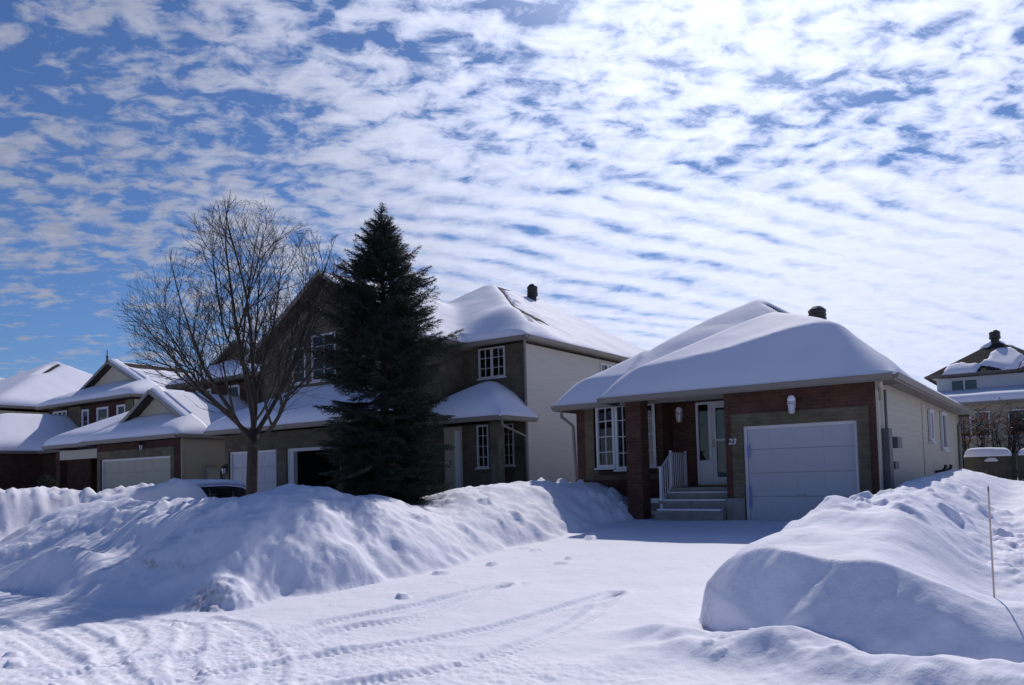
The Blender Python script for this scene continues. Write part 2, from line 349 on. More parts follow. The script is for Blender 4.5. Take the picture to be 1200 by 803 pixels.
    info = dict(dl=dl, d2=d2)
    return z, info
def gz(u, v): return float(ground(np.array([u]), np.array([v]), False)[0][0])

def polar_ground():
    th = np.radians(np.concatenate([np.arange(-180, -42, 6.0), np.arange(-42, 41, 0.095), np.arange(41, 180, 6.0), [180.0]]))
    rr = [0.6, 1.2, 2.0, 3.0]; r = 4.0
    while r < 14: r *= 1.0042; rr.append(r)
    while r < 40: r *= 1.0062; rr.append(r)
    while r < 4000: r *= 1.3; rr.append(r)
    rr = np.array(rr)
    T, Rr = np.meshgrid(th, rr)
    X = Rr*np.sin(T); Y = Rr*np.cos(T)
    u = X*CA-Y*SA; v = X*SA+Y*CA
    far = sst(60, 120, Rr)
    z, info = ground(u, v)
    behind = (Y < 1)
    z = z*(1-far)+0.6*far*sst(0, 60, v)+0.0
    z = np.where(v < -6, np.clip((-6-v)*0.2, 0, 0.8), z)      # the other side of the street
    nr, nt = u.shape
    co = np.stack([X, Y, z], -1)
    # vertex normals of the whole sheet, so the pieces meet without a seam
    du = np.gradient(co, axis=1); dv = np.gradient(co, axis=0)
    nn = np.cross(du, dv); nn /= np.maximum(np.linalg.norm(nn, axis=-1, keepdims=True), 1e-12)
    nn[nn[..., 2] < 0] *= -1
    dl, d2 = info['dl'], info['d2']
    dirt = 0.55*np.exp(-(((u+9.12)/0.34)**2+((v-6.12)/0.22)**2)**2)
    dirt += 0.50*np.exp(-(((u+10.85)/0.2)**2+((v-6.40)/0.06)**2)**2)+0.25*np.exp(-(((u+10.3)/0.4)**2+((v-6.44)/0.06)**2)**2)
    dirt += 0.35*np.exp(-(((u+17.0)/0.9)**2+((v-7.0)/0.2)**2))+0.30*np.exp(-(((u+3.05)/0.12)**2+((v-7.6)/0.3)**2))
    kindm = np.zeros(u.shape, int)                             # 0 ground, 1 road, 2 driveway, 3 left bank, 4 right bank
    kindm[(v < 6.0) & (v > -6)] = 1
    kindm[(v >= 6.0) & (v < 18.2) & (u > -9.5) & (u < -2.0) & (dl <= 0) & (d2 <= 0)] = 2
    kindm[(dl > 0) & (dl < 5.0) & (u > -17.6) & (v < 19.0)] = 3
    kindm[(d2 > 0) & (u < 0.5) & (v < 23)] = 4
    fm = np.maximum(kindm[:-1, :-1], 0)
    idx = np.arange(nr*nt).reshape(nr, nt)
    quads = np.stack([idx[:-1, :-1], idx[:-1, 1:], idx[1:, 1:], idx[1:, :-1]], -1).reshape(-1, 4)
    fm = fm.reshape(-1); cof = co.reshape(-1, 3); nf = nn.reshape(-1, 3); df = dirt.reshape(-1)
    specs = [(0, 'ground', 'undulating snow covered yards around the houses'), (1, 'road', 'snow packed street with churned tyre marks in front'),
             (2, 'driveway', 'flat snowy driveway leading up to the white garage door'), (3, 'snowbank', 'long wind carved snowbank left of the driveway'),
             (4, 'snowbank', 'tall rounded snowbank right of the driveway below the stake')]
    for k, name, lab in specs:
        q = quads[fm == k]; used, inv = np.unique(q.ravel(), return_inverse=True)
        me = bpy.data.meshes.new(name)
        me.vertices.add(len(used)); me.vertices.foreach_set('co', cof[used].ravel())
        me.loops.add(len(inv)); me.loops.foreach_set('vertex_index', inv.astype(np.int32))
        me.polygons.add(len(q)); me.polygons.foreach_set('loop_start', np.arange(0, len(inv), 4, dtype=np.int32))
        me.update(calc_edges=True); me.validate()
        me.polygons.foreach_set('use_smooth', np.ones(len(me.polygons), bool))
        at = me.attributes.new('dirt', 'FLOAT', 'POINT'); at.data.foreach_set('value', df[used].astype(np.float32))
        me.normals_split_custom_set_from_vertices([tuple(x) for x in nf[used]])
        me.materials.append(M['snow'])
        o = bpy.data.objects.new(name, me); col.objects.link(o); tag(o, lab, kind='structure')
polar_ground()

# ------------------------------------------------------------------ roofs
def hip(u0, u1, v0, v1, ze, s, sides='FBLR'):
    p = []
    if 'F' in sides: p.append((0, s, ze-s*v0))
    if 'B' in sides: p.append((0, -s, ze+s*v1))
    if 'L' in sides: p.append((s, 0, ze-s*u0))
    if 'R' in sides: p.append((-s, 0, ze+s*u1))
    return p
def plane_z(p, u, v): return p[0]*u+p[1]*v+p[2]
def clip(poly, a, b, c):     # keep a*u + b*v + c <= 0
    out = []
    for i in range(len(poly)):
        p, q = poly[i], poly[(i+1) % len(poly)]
        fp, fq = a*p[0]+b*p[1]+c, a*q[0]+b*q[1]+c
        if fp <= 1e-9: out.append(p)
        if (fp < -1e-9 and fq > 1e-9) or (fp > 1e-9 and fq < -1e-9):
            t = fp/(fp-fq); out.append((p[0]+(q[0]-p[0])*t, p[1]+(q[1]-p[1])*t))
    return out
def add_roof(root, rect, planes, eave_z, fascia='fascia', flat=True, drop=0.155, skip='', name='roof'):
    u0, u1, v0, v1 = rect
    mb = MB(); fb = MB(); base = [(u0, v0), (u1, v0), (u1, v1), (u0, v1)]
    for i, p in enumerate(planes):
        poly = base
        for j, q in enumerate(planes):
            if i != j and len(poly) > 2: poly = clip(poly, p[0]-q[0], p[1]-q[1], p[2]-q[2])
        if len(poly) < 3: continue
        g = math.hypot(p[0], p[1]); gu = (p[0]/g, p[1]/g) if g else (0, 1); sl = math.sqrt(1+g*g)
        uv = [((-gu[1]*a+gu[0]*b), (gu[0]*a+gu[1]*b)*sl) for a, b in poly]
        mb.poly([(a, b, plane_z(p, a, b)) for a, b in poly], uv)
        mb.poly([(a, b, plane_z(p, a, b)-0.14) for a, b in poly][::-1], uv[::-1])
        for k in range(len(poly)):
            a, b = poly[k], poly[(k+1) % len(poly)]
            for cond, n, sd in ((abs(a[1]-v0)+abs(b[1]-v0) < 1e-6, (0, -1), 'F'), (abs(a[1]-v1)+abs(b[1]-v1) < 1e-6, (0, 1), 'B'),
                            (abs(a[0]-u0)+abs(b[0]-u0) < 1e-6, (-1, 0), 'L'), (abs(a[0]-u1)+abs(b[0]-u1) < 1e-6, (1, 0), 'R')):
                if cond and sd not in skip and math.dist(a, b) > 1e-3:
                    za, zb = plane_z(p, *a), plane_z(p, *b)
                    o0, o1 = 0.0, 0.025
                    c = []
                    for dz in (-drop, 0.012):
                        c += [(a[0]+n[0]*o1, a[1]+n[1]*o1, za+dz), (b[0]+n[0]*o1, b[1]+n[1]*o1, zb+dz), (b[0]-n[0]*o0, b[1]-n[1]*o0, zb+dz), (a[0]-n[0]*o0, a[1]-n[1]*o0, za+dz)]
                    fb.hexa(c)
                    if abs(za-zb) < 1e-3 and drop > 0.145:      # a gutter along level eaves
                        c = []
                        for dz, o in ((-drop+0.03, 0.075), (-0.015, 0.12)):
                            c += [(a[0]+n[0]*o, a[1]+n[1]*o, za+dz), (b[0]+n[0]*o, b[1]+n[1]*o, zb+dz), (b[0]+n[0]*o1, b[1]+n[1]*o1, zb+dz), (a[0]+n[0]*o1, a[1]+n[1]*o1, za+dz)]
                        fb.hexa(c)
    r = mb.build(name, 'shingle', root)
    fb.build('fascia', fascia, r)
    if flat:
        MB().box(u0+0.004, u1-0.004, v0+0.004, v1-0.004, eave_z-0.07, eave_z-0.045).build('soffit', 'soffit', r)
    return r
def snow_on_roof(parent, rects, Hf, thick, res=0.1, blur=2, R0=0.55, eave='FBLR', seed=0, zmin=0.03, name='snow_cover', amp=0.03, edge_out=0.05):
    u0 = min(r[0] for r in rects)-edge_out; u1 = max(r[1] for r in rects)+edge_out; v0 = min(r[2] for r in rects)-edge_out; v1 = max(r[3] for r in rects)+edge_out
    us = np.linspace(u0, u1, max(3, int((u1-u0)/res)+1)); vs = np.linspace(v0, v1, max(3, int((v1-v0)/res)+1))
    U, Vv = np.meshgrid(us, vs)
    h = Hf(U, Vv); h0 = h.copy()
    for _ in range(blur):
        p = np.pad(h, 2, mode='reflect', reflect_type='odd')
        h = sum(p[a:a+h.shape[0], b:b+h.shape[1]] for a in range(5) for b in range(5))/25
    D = np.full(U.shape, -1.0)
    for (a, b, c, d) in rects:
        e = []
        e.append(U-a+edge_out if 'L' in eave else U*0+9); e.append(b-U+edge_out if 'R' in eave else U*0+9)
        e.append(Vv-c+edge_out if 'F' in eave else Vv*0+9); e.append(d-Vv+edge_out if 'B' in eave else Vv*0+9)
        inside = (U >= a-edge_out-1e-6) & (U <= b+edge_out+1e-6) & (Vv >= c-edge_out-1e-6) & (Vv <= d+edge_out+1e-6)
        D = np.where(inside, np.maximum(D, np.minimum.reduce(e)), D)
    T = thick(U, Vv) if callable(thick) else thick+0*U
    e = np.clip(D/R0, 0, 1); prof = np.sqrt(np.clip(1-(1-e)**2, 0, 1))
    z = np.maximum(h, h0-0.0)*0+h + T*prof + amp*prof*fbm(U*0.9, Vv*0.9, seed+101, 4) + zmin
    ok = D >= -1e-6
    mb_v = []; faces = []
    nr, nc = U.shape; idx = np.arange(nr*nc).reshape(nr, nc)
    okf = ok[:-1, :-1] & ok[1:, :-1] & ok[:-1, 1:] & ok[1:, 1:]
    verts = np.stack([U, Vv, z], -1).reshape(-1, 3)
    low = np.stack([U, Vv, np.minimum(h0-0.01, z-0.02)], -1).reshape(-1, 3)
    nb = nr*nc
    allv = np.concatenate([verts, low]); F = []
    ii, jj = np.nonzero(okf)
    for i, j in zip(ii, jj):
        a, b, c, d = idx[i, j], idx[i, j+1], idx[i+1, j+1], idx[i+1, j]
        F.append((a, b, c, d))
        for (p, q, di, dj) in ((a, b, -1, 0), (b, c, 0, 1), (c, d, 1, 0), (d, a, 0, -1)):
            x, y = i+di, j+dj
            if not (0 <= x < nr-1 and 0 <= y < nc-1) or not okf[x, y]:
                F.append((q, p, p+nb, q+nb))
    used = sorted({k for f in F for k in f}); mp = {k: n for n, k in enumerate(used)}
    bs = np.array(parent['base'])
    me = bpy.data.meshes.new(name); me.from_pydata([tuple(allv[k]-bs) for k in used], [], [tuple(mp[k] for k in f) for f in F])
    me.polygons.foreach_set('use_smooth', np.ones(len(me.polygons), bool)); me.materials.append(M['roof_snow']); me.update()
    o = bpy.data.objects.new(name, me); col.objects.link(o); o.parent = parent; o['base'] = list(bs)
    return o
def hmin(planes): return lambda u, v: np.minimum.reduce([p[0]*u+p[1]*v+p[2] for p in planes])

# ------------------------------------------------------------------ wall and window helpers
def wall_open(F, x0, x1, z0, z1, th, opens, mb=None):
    mb = mb or MB()
    xs = sorted({x0, x1, *[o[0] for o in opens], *[o[1] for o in opens]}); zs = sorted({z0, z1, *[o[2] for o in opens], *[o[3] for o in opens]})
    # columns of boxes, merged vertically where possible
    for a, b in zip(xs[:-1], xs[1:]):
        run = None
        for c, d in list(zip(zs[:-1], zs[1:]))+[(None, None)]:
            solid = c is not None and not any(o[0] <= a+1e-6 and b <= o[1]+1e-6 and o[2] <= c+1e-6 and d <= o[3]+1e-6 for o in opens)
            if solid: run = (run[0], d) if run else (c, d)
            elif run: mb.fbox(F, a, b, -th, 0, *run); run = None
    return mb
def window(root, F, x0, x1, z0, z1, cols=1, rows=1, panes=1, fw=0.07, depth=-0.06, back=-0.28, curtain=0.0, frame='white', sill=True, curt='curtain', name='window'):
    """frame at depth (outward positive), glass just behind it, a dark room behind; panes sashes side by side with cols x rows bars"""
    fb = MB(); pb = MB(); d0 = depth
    fb.fbox(F, x0, x1, d0, d0+0.07, z0, z0+fw); fb.fbox(F, x0, x1, d0, d0+0.07, z1-fw, z1)
    fb.fbox(F, x0, x0+fw, d0, d0+0.07, z0+fw, z1-fw); fb.fbox(F, x1-fw, x1, d0, d0+0.07, z0+fw, z1-fw)
    sw = (x1-x0)/panes
    for k in range(1, panes): fb.fbox(F, x0+k*sw-fw*0.7, x0+k*sw+fw*0.7, d0, d0+0.072, z0+fw, z1-fw)
    for k in range(panes):
        a = x0+k*sw; b = a+sw
        for c in range(1, cols): fb.fbox(F, a+(b-a)*c/cols-0.011, a+(b-a)*c/cols+0.011, d0+0.01, d0+0.045, z0+fw, z1-fw)
        for r in range(1, rows): fb.fbox(F, a+0.02, b-0.02, d0+0.008, d0+0.043, z0+(z1-z0)*r/rows-0.011, z0+(z1-z0)*r/rows+0.011)
    w = fb.build(name, frame, root)
    if sill: MB().fbox(F, x0-0.05, x1+0.05, d0+0.0, d0+0.12, z0-0.05, z0-0.002).build('sill', frame, w)
    pb.fbox(F, x0+0.02, x1-0.02, d0+0.012, d0+0.02, z0+0.02, z1-0.02).build('pane', 'glass', w)
    MB().fbox(F, x0+0.003, x1-0.003, back-0.02, back, z0+0.003, z1-0.003).build('interior', 'dark', w)
    if curtain > 0:
        for (a, b) in ((x0+0.05, x0+0.05+(x1-x0)*curtain), (x1-0.05-(x1-x0)*curtain*0.8, x1-0.05)):
            cb = MB(); n = 14; pts = [(a+(b-a)*i/n, back+0.05+0.03*math.sin(i*2.1)) for i in range(n+1)]
            for (p, q) in zip(pts[:-1], pts[1:]):
                cb.poly([F(p[0], p[1], z0+0.03), F(q[0], q[1], z0+0.03), F(q[0], q[1], z1-0.03), F(p[0], p[1], z1-0.03)])
            cb.build('curtain', curt, w)
    return w
def clap_wall(F, x0, x1, z0, z1, mb=None, board=0.13, lip=0.013):
    mb = mb or MB(); z = z0
    while z < z1-1e-6:
        t = min(z+board, z1)
        P = [F(x0, lip, z), F(x1, lip, z), F(x1, 0.002, t), F(x0, 0.002, t)]
        mb.poly(P, [(x0, z), (x1, z), (x1, t), (x0, t)])
        mb.poly([F(x0, 0.0, z), F(x1, 0.0, z), F(x1, lip, z), F(x0, lip, z)])
        z = t
    return mb
def garage_door(root, F, x0, x1, z0, z1, m, panels=4, depth=-0.1, cols=4, trim='white'):
    mb = MB(); h = (z1-z0)/panels
    for k in range(panels):
        a = z0+k*h; mb.fbox(F, x0+0.07, x1-0.07, depth-0.04, depth, a+0.006, a+h-0.006)
        w = (x1-x0-0.14)/cols
        for c in range(cols):
            xa = x0+0.07+c*w+0.07; xb = x0+0.07+(c+1)*w-0.07
            mb.fbox(F, xa, xb, depth, depth+0.006, a+0.11, a+h-0.11)
    mb.fbox(F, x0+0.06, x1-0.06, depth-0.06, depth-0.041, z0, z1)
    d = mb.build('garage_door', m, root)
    MB().fbox(F, x0, x0+0.065, depth-0.05, depth+0.05, z0, z1).fbox(F, x1-0.065, x1, depth-0.05, depth+0.05, z0, z1).fbox(F, x0+0.065, x1-0.065, depth-0.05, depth+0.05, z1-0.07, z1).build('door_frame', trim, d)
    xm = (x0+x1)/2; MB().fbox(F, xm-0.09, xm+0.09, depth+0.007, depth+0.035, z0+h*1.02, z0+h*1.02+0.03).build('handle', 'grey_metal', d)
    return d
def wall_lamp(root, F, x, z, name='wall_lamp', snow=True, body='white'):
    c = F(x, 0.14, z)
    mb = MB(); mb.fbox(F, x-0.05, x+0.05, 0, 0.025, z-0.02, z+0.2); mb.tube([F(x, 0.02, z+0.14), F(x, 0.09, z+0.2), F(x, 0.14, z+0.12)], 0.014, 6)
    mb.lathe((c[0], c[1], c[2]-0.16), [(0.03, 0), (0.065, 0.02), (0.065, 0.03)], 8)
    for k in range(4):
        t = math.pi/4+k*math.pi/2; mb.tube([(c[0]+0.06*math.cos(t), c[1]+0.06*math.sin(t), c[2]-0.14), (c[0]+0.085*math.cos(t), c[1]+0.085*math.sin(t), c[2]+0.06)], 0.008, 5)
    mb.lathe((c[0], c[1], c[2]+0.06), [(0.11, 0), (0.075, 0.06), (0.02, 0.1)], 8)
    l = mb.build(name, body, root)
    MB().lathe((c[0], c[1], c[2]-0.13), [(0.05, 0), (0.072, 0.18)], 8).build('lamp_glass', 'lantern', l)
    if snow: MB().lathe((c[0], c[1], c[2]+0.12), [(0.085, 0), (0.09, 0.05), (0.06, 0.11), (0.01, 0.135)], 10).build('snow_cap', 'car_snow', l, True)
    return l
def downspout(root, pts, m='fascia'):
    return MB().tube(pts, 0.045, 8).build('downspout', m, root)

# ================================================================== bungalow with number 23
zg = 0.47
bung = thing('bungalow', 'brick and cream sided bungalow with white single garage door and house number 23', 'house', (-7.2, 18.0, zg))
FG = FR(0, 17.9); FD = FR(0, 18.95); FE = FR(0, 19.6); FRt = FR(-3.26, 0, (0, 1))
gw = wall_open(FG, -6.52, -3.275, zg-0.6, 3.42, 0.3, [(-6.10, -3.66, zg-0.6, 2.61)])
gw.box(-6.52, -6.3, 18.2, 19.599, zg-0.6, 3.42)
gw.build('garage_wall', 'red_brick', bung)
MB().fbox(FG, -6.36, -6.10, 0.001, 0.022, zg-0.3, 2.90).fbox(FG, -3.66, -3.42, 0.001, 0.022, zg-0.3, 2.90).fbox(FG, -6.10, -3.66, 0.001, 0.022, 2.612, 2.90).build('brick_surround', 'olive_brick', bung)
for a_, b_ in ((-6.53, -6.11), (-3.655, -3.28)): MB().fbox(FG, a_, b_, 0.023, 0.04, zg-0.5, 0.98).build('foundation', 'concrete', bung)
garage_door(bung, FG, -6.10, -3.66, zg+0.01, 2.61, 'door_white')
seal = plain('blue grey seal', (0.2, 0.24, 0.5), 0.6)
for a_, b_, c_ in ((-5.98, 1.9, 2.2), (-5.99, 0.75, 1.25)): MB().fbox(FG, -6.03, a_, -0.045, -0.03, b_, c_).build('door_seal', seal, bung)
# right side: clapboard
sw = clap_wall(FRt, 18.0, 23.95, 0.3, 3.42); sw.build('side_wall', 'cream', bung)
clap_wall(FR(-3.30, 0, (0, 1)), 24.0, 32.6, 0.3, 3.42).build('side_wall', 'cream', bung)
MB().box(-11.0, -3.31, 24.0, 32.6, 0.3, 3.41).box(-6.5, -3.275, 18.25, 24.0, 0.3, 3.424).build('core_wall', 'cream', bung)
for a_, b_, c_, d_ in ((17.905, 18.0, -0.014, 0.03), (23.95, 24.04, -0.06, 0.03), (32.5, 32.62, -0.06, 0.0)): MB().fbox(FRt, a_, b_, c_, d_, 0.3, 3.42).build('corner_trim', 'cream', bung)
for (a, b, c, d) in ((25.35, 25.95, 2.3, 3.22), (27.9, 28.95, 2.1, 3.28)):
    window(bung, FR(-3.28, 0, (0, 1)), a, b, c, d, 1, 1, 1, 0.09, 0.0, 0.006, 0, 'white', True, 'teal')
ubm = plain('dark grey plastic', (0.10, 0.105, 0.118), 0.5)
MB().fbox(FRt, 18.25, 18.62, 0.02, 0.15, 1.12, 2.42).tube([FRt(18.43, 0.08, 2.38), FRt(18.43, 0.08, 3.25)], 0.03, 8).tube([FRt(18.4, 0.08, 1.25), FRt(18.4, 0.08, 0.5)], 0.035, 8).tube([FRt(18.52, 0.08, 1.25), FRt(18.52, 0.08, 0.5)], 0.025, 8).build('meter_panel', ubm, bung)
MB().fbox(FRt, 18.95, 19.5, 0.02, 0.2, 2.02, 2.26).build('utility_box', ubm, bung); MB().fbox(FRt, 18.8, 19.25, 0.02, 0.16, 1.55, 1.72).build('utility_box', ubm, bung)
for a_, b_ in ((18.95, 2.1), (18.8, 1.63)): MB().tube([FRt(18.6, 0.06, b_), FRt(a_, 0.06, b_)], 0.02, 6).build('conduit', 'grey_metal', bung)
for x in (26.3, 27.5):
    MB().tube([FR(-3.28, 0, (0, 1))(x, 0.0, 1.42), FR(-3.28, 0, (0, 1))(x, 0.18, 1.44), FR(-3.28, 0, (0, 1))(x, 0.26, 1.52), FR(-3.28, 0, (0, 1))(x+0.02, 0.28, 1.62)], 0.05, 8).build('exhaust_pipe', 'black', bung)
# recessed entry
dw = wall_open(FD, -11.09, -8.55, 0.3, 3.42, 0.3, [(-10.55, -8.72, 1.72, 3.42)])
wall_open(FE, -8.85, -6.3, 0.3, 3.415, 0.3, [(-7.92, -6.55, 1.26, 3.40)], dw)
dw.box(-8.85, -8.551, 19.251, 19.599, 0.3, 3.415)
dw.box(-11.09, -10.8, 19.25, 24.0, 0.3, 3.42)
dw.build('front_wall', 'red_brick', bung)
MB().fbox(FD, -10.82, -10.55, 0.002, 0.022, 1.45, 3.425).fbox(FD, -10.55, -8.72, 0.002, 0.022, 1.45, 1.715).build('window_surround', 'olive_brick', bung)
FDo = FR(0, 19.66)
fd = MB(); x0, x1, z0, z1 = -7.9, -6.57, 1.28, 3.395
fd.fbox(FDo, x0, x0+0.06, 0, 0.07, z0, z1).fbox(FDo, x1-0.06, x1, 0, 0.07, z0, z1).fbox(FDo, x0+0.06, x1-0.06, 0, 0.07, z1-0.06, z1).fbox(FDo, x0+0.33, x0+0.42, 0, 0.068, z0, z1-0.06)
fd.fbox(FDo, x0+0.06, x0+0.33, 0.0, 0.05, z0, z0+0.62)
fdo = fd.build('front_door', 'white', bung)
MB().fbox(FDo, x0+0.42, x0+0.52, 0, 0.05, z0, z1-0.06).fbox(FDo, x1-0.16, x1-0.06, 0, 0.05, z0, z1-0.06).fbox(FDo, x0+0.52, x1-0.16, 0, 0.05, z0, z0+0.18).fbox(FDo, x0+0.52, x1-0.16, 0, 0.05, z1-0.17, z1-0.06).fbox(FDo, x0+0.52, x1-0.16, 0, 0.045, z0+1.1, z0+1.15).build('storm_door', 'white', fdo)
MB().fbox(FDo, x0+0.06, x0+0.33, 0.012, 0.02, z0+0.62, z1-0.06).fbox(FDo, x0+0.52, x1-0.16, 0.012, 0.02, z0+0.18, z1-0.17).build('door_glass', 'glass', fdo)
MB().fbox(FDo, x0+0.06, x0+0.33, -0.10, -0.08, z0+0.62, z1-0.06).build('interior', 'dark', fdo)
MB().fbox(FDo, x0+0.44, x1-0.07, -0.10, -0.07, z0, z1-0.06).build('inner_door', 'door_white', fdo)
MB().fbox(FDo, x0+0.44, x0+0.47, 0.051, 0.09, z0+0.95, z0+1.15).build('handle', 'brass', fdo)
MB().fbox(FDo, x0, x1, -0.02, 0.1, z0-0.03, z0-0.003).build('threshold', 'brass', fdo)
wall_lamp(bung, FE, -8.3, 3.06)
wall_lamp(bung, FG, -4.95, 2.98)
# box bay window behind the pillar: three sashes, the middle one stands forward
def sash(root, F, w, z0, z1, curtain): window(root, F, 0, w, z0, z1, 2, 4, 1, 0.075, 0.0, -0.10, curtain, 'white', True, 'lace')
b0, b1, b2, b3 = (-10.42, 18.93), (-9.72, 18.64), (-9.28, 18.64), (-8.74, 18.93)
def seg(a, b):
    l = math.hypot(b[0]-a[0], b[1]-a[1]); return FR(a[0], a[1], ((b[0]-a[0])/l, (b[1]-a[1])/l)), l
for k, (a, b) in enumerate(((b0, b1), (b1, b2), (b2, b3))):
    F, l = seg(a, b); sash(bung, F, l-0.004, 1.78 if k != 1 else 1.72, 3.425, (0.42, 0.3, 0.4)[k])
bayb = MB()
pts = [b0, b1, b2, b3]
bayb.poly([(p[0], p[1], 1.70) for p in pts][::-1]); bayb.poly([(p[0], p[1], 1.60) for p in pts])
for a, b in zip(pts[:-1], pts[1:]): bayb.poly([(a[0], a[1], 1.60), (b[0], b[1], 1.60), (b[0], b[1], 1.70), (a[0], a[1], 1.70)])
bayb.build('bay_base', 'dark_brick', bung)
# porch pillar, slab, steps, railing
MB().box(-9.05, -8.63, 17.86, 18.28, 0.3, 3.425).build('porch_pillar', 'red_brick', bung)
MB().box(-8.28, -6.525, 18.55, 19.595, 0.2, 1.23).build('porch_slab', 'concrete', bung)
st = MB(); zz = [0.70, 0.95, 1.10]
for k, (va, vb, zt) in enumerate(((17.62, 17.95, 0.70), (17.95, 18.25, 0.92), (18.25, 18.55, 1.10))):
    e = 0.03 if k else 0.06
    st.box(-8.28+0.02-e, -6.53, va, vb+0.02*(k < 2), zt-0.07, zt); st.box(-8.24, -6.55, va+0.03, 18.54, 0.2, zt-0.072)
st.build('entry_steps', 'concrete', bung)
MB().box(-8.22, -6.6, 18.02, 18.23, 0.922, 0.955).box(-8.2, -6.62, 17.7, 17.93, 0.702, 0.74).box(-8.2, -6.6, 18.32, 18.53, 1.102, 1.13).build('step_snow', 'car_snow', bung)
MB().box(-9.0, -8.3, 18.3, 18.94, 0.3, 0.86).build('planter', 'concrete', bung)
MB().box(-8.98, -8.32, 18.32, 18.92, 0.862, 0.97).build('planter_snow', 'car_snow', bung)
ra = MB(); xr = -8.2
posts = [(17.98, 0.70, 1.72), (18.62, 1.23, 2.12), (19.55, 1.23, 2.12)]
for v, a, b in posts: ra.box(xr-0.028, xr+0.028, v-0.028, v+0.028, a, b+0.04)
for (p, q) in zip(posts[:-1], posts[1:]):
    for off in (-0.03, -0.86):
        ra.hexa([(xr-0.02, p[0], p[2]+off-0.02), (xr+0.02, p[0], p[2]+off-0.02), (xr+0.02, q[0], q[2]+off-0.02), (xr-0.02, q[0], q[2]+off-0.02),
                 (xr-0.02, p[0], p[2]+off+0.02), (xr+0.02, p[0], p[2]+off+0.02), (xr+0.02, q[0], q[2]+off+0.02), (xr-0.02, q[0], q[2]+off+0.02)])
    n = max(2, int((q[0]-p[0])/0.11))
    for k in range(1, n):
        t = k/n; v = p[0]+(q[0]-p[0])*t; top = p[2]+(q[2]-p[2])*t
        ra.box(xr-0.01, xr+0.01, v-0.01, v+0.01, top-0.86, top-0.04)
ra.build('railing', 'white', bung)
# house number
tcv = bpy.data.curves.new('house_number', 'FONT'); tcv.body = '23'; tcv.size = 0.18; tcv.extrude = 0.008; tcv.shear = 0.25; tcv.offset = 0.004
to = bpy.data.objects.new('house_number', tcv); col.objects.link(to); bpy.context.view_layer.update()
me = bpy.data.meshes.new_from_object(to.evaluated_get(bpy.context.evaluated_depsgraph_get())); bpy.data.objects.remove(to)
nb = MB()
for p in me.polygons:
    vs_ = [me.vertices[i].co for i in p.vertices]; nb.poly([FG(-6.44+q.x, 0.03+q.z, 2.22+q.y) for q in vs_])
nb.build('house_number', 'white', bung)
# roof
bs = 0.70; bz = 3.5
main = hip(-11.45, -2.85, 18.4, 33.0, bz, bs); ps_ = 0.62; proj = hip(-9.5, -2.846, 17.45, 25.1, bz+0.004, ps_)
rb = add_roof(bung, (-11.45, -2.85, 18.4, 33.0), main, bz)
rp = add_roof(bung, (-9.5, -2.846, 17.45, 21.2), hip(-9.5, -2.846, 17.45, 25.1, bz+0.004, ps_, 'FLR'), bz+0.004, skip='B', name='porch_roof')
Hb = lambda u, v: np.maximum(hmin(main)(u, v), hmin(proj)(u, v))
def tb(u, v):
    d = np.hypot(u+7.15, v-22.7)
    e = np.minimum.reduce([np.where(u > -9.5, v-17.45, v-18.4)+0*u, u+11.45, -2.85-u])      # distance in from the eaves
    ef = np.where(u > -9.5, v-17.45, v-18.4)
    pk = ip(u, [-11, -9.5, -8, -6.5, -5.2, -4, -3], [0.55, 0.55, 0.68, 0.85, 1.15, 1.35, 0.8])   # the front drift drops steeply over this depth
    x = ef/pk
    t = 0.08+0.45*pk*np.where(x < 1, x, np.clip(1-(ef-pk)/3.0, 0, 1))
    t = t-0.10*np.exp(-(d/0.8)**2)*sst(0.0, 0.35, t)-0.02*np.exp(-(d/0.7)**2)
    k = np.abs((u+7.15)-(22.7-v)*1.0)                                # bare shingles on the near hip below the peak
    t = t-0.30*np.exp(-(k/0.09)**2)*sst(0.35, 0.6, 22.75-v)*(1-sst(0.9, 1.4, 22.7-v))
    t = t+0.16*np.exp(-((u+8.3)/1.1)**2-((v-20.9)/1.2)**2)
    return t*(0.5+0.5*sst(-2.9, -5.2, u))
snow_on_roof(rb, [(-11.45, -2.85, 18.4, 33.0), (-9.5, -2.846, 17.45, 25)], Hb, tb, 0.08, 1, 0.35, seed=1, amp=0.04)
def roof_vent(root, u, v, z0, z1, r, cap=True):
    mb = MB().lathe((u, v, z0), [(r*0.75, 0), (r*0.75, (z1-z0)*0.45), (r, (z1-z0)*0.48), (r*1.02, (z1-z0)*0.6), (r*0.92, (z1-z0)*0.62), (r*1.02, (z1-z0)*0.72), (r*0.92, (z1-z0)*0.74), (r*1.02, (z1-z0)*0.85), (r*0.9, (z1-z0)*0.9), (r*0.5, z1-z0)], 14)
    return mb.build('roof_vent', 'black', root)
roof_vent(rb, -5.75, 23.6, 5.4, 6.24, 0.25)
MB().lathe((-4.95, 20.6, 5.0), [(0.05, 0), (0.05, 0.32)], 8).build('vent_pipe', 'black', rb)
downspout(bung, [(-3.1, 17.5, 3.36), (-3.12, 17.62, 3.28), (-3.2, 18.1, 3.22), (-3.2, 18.12, 3.0)], 'cream')
downspout(bung, [(-11.35, 18.6, 3.36), (-11.35, 18.6, 3.2), (-11.17, 18.9, 2.95), (-11.15, 18.98, 1.2)], 'fascia')
downspout(bung, [(-3.15, 32.7, 3.3), (-3.22, 32.45, 3.0), (-3.22, 32.45, 0.6)], 'fascia')

# ================================================================== two storey brown brick house
zt = 0.52
tall = thing('two_storey_house', 'brown brick two storey house with pale side wall behind the spruce', 'house', (-19.2, 19.0, zt))
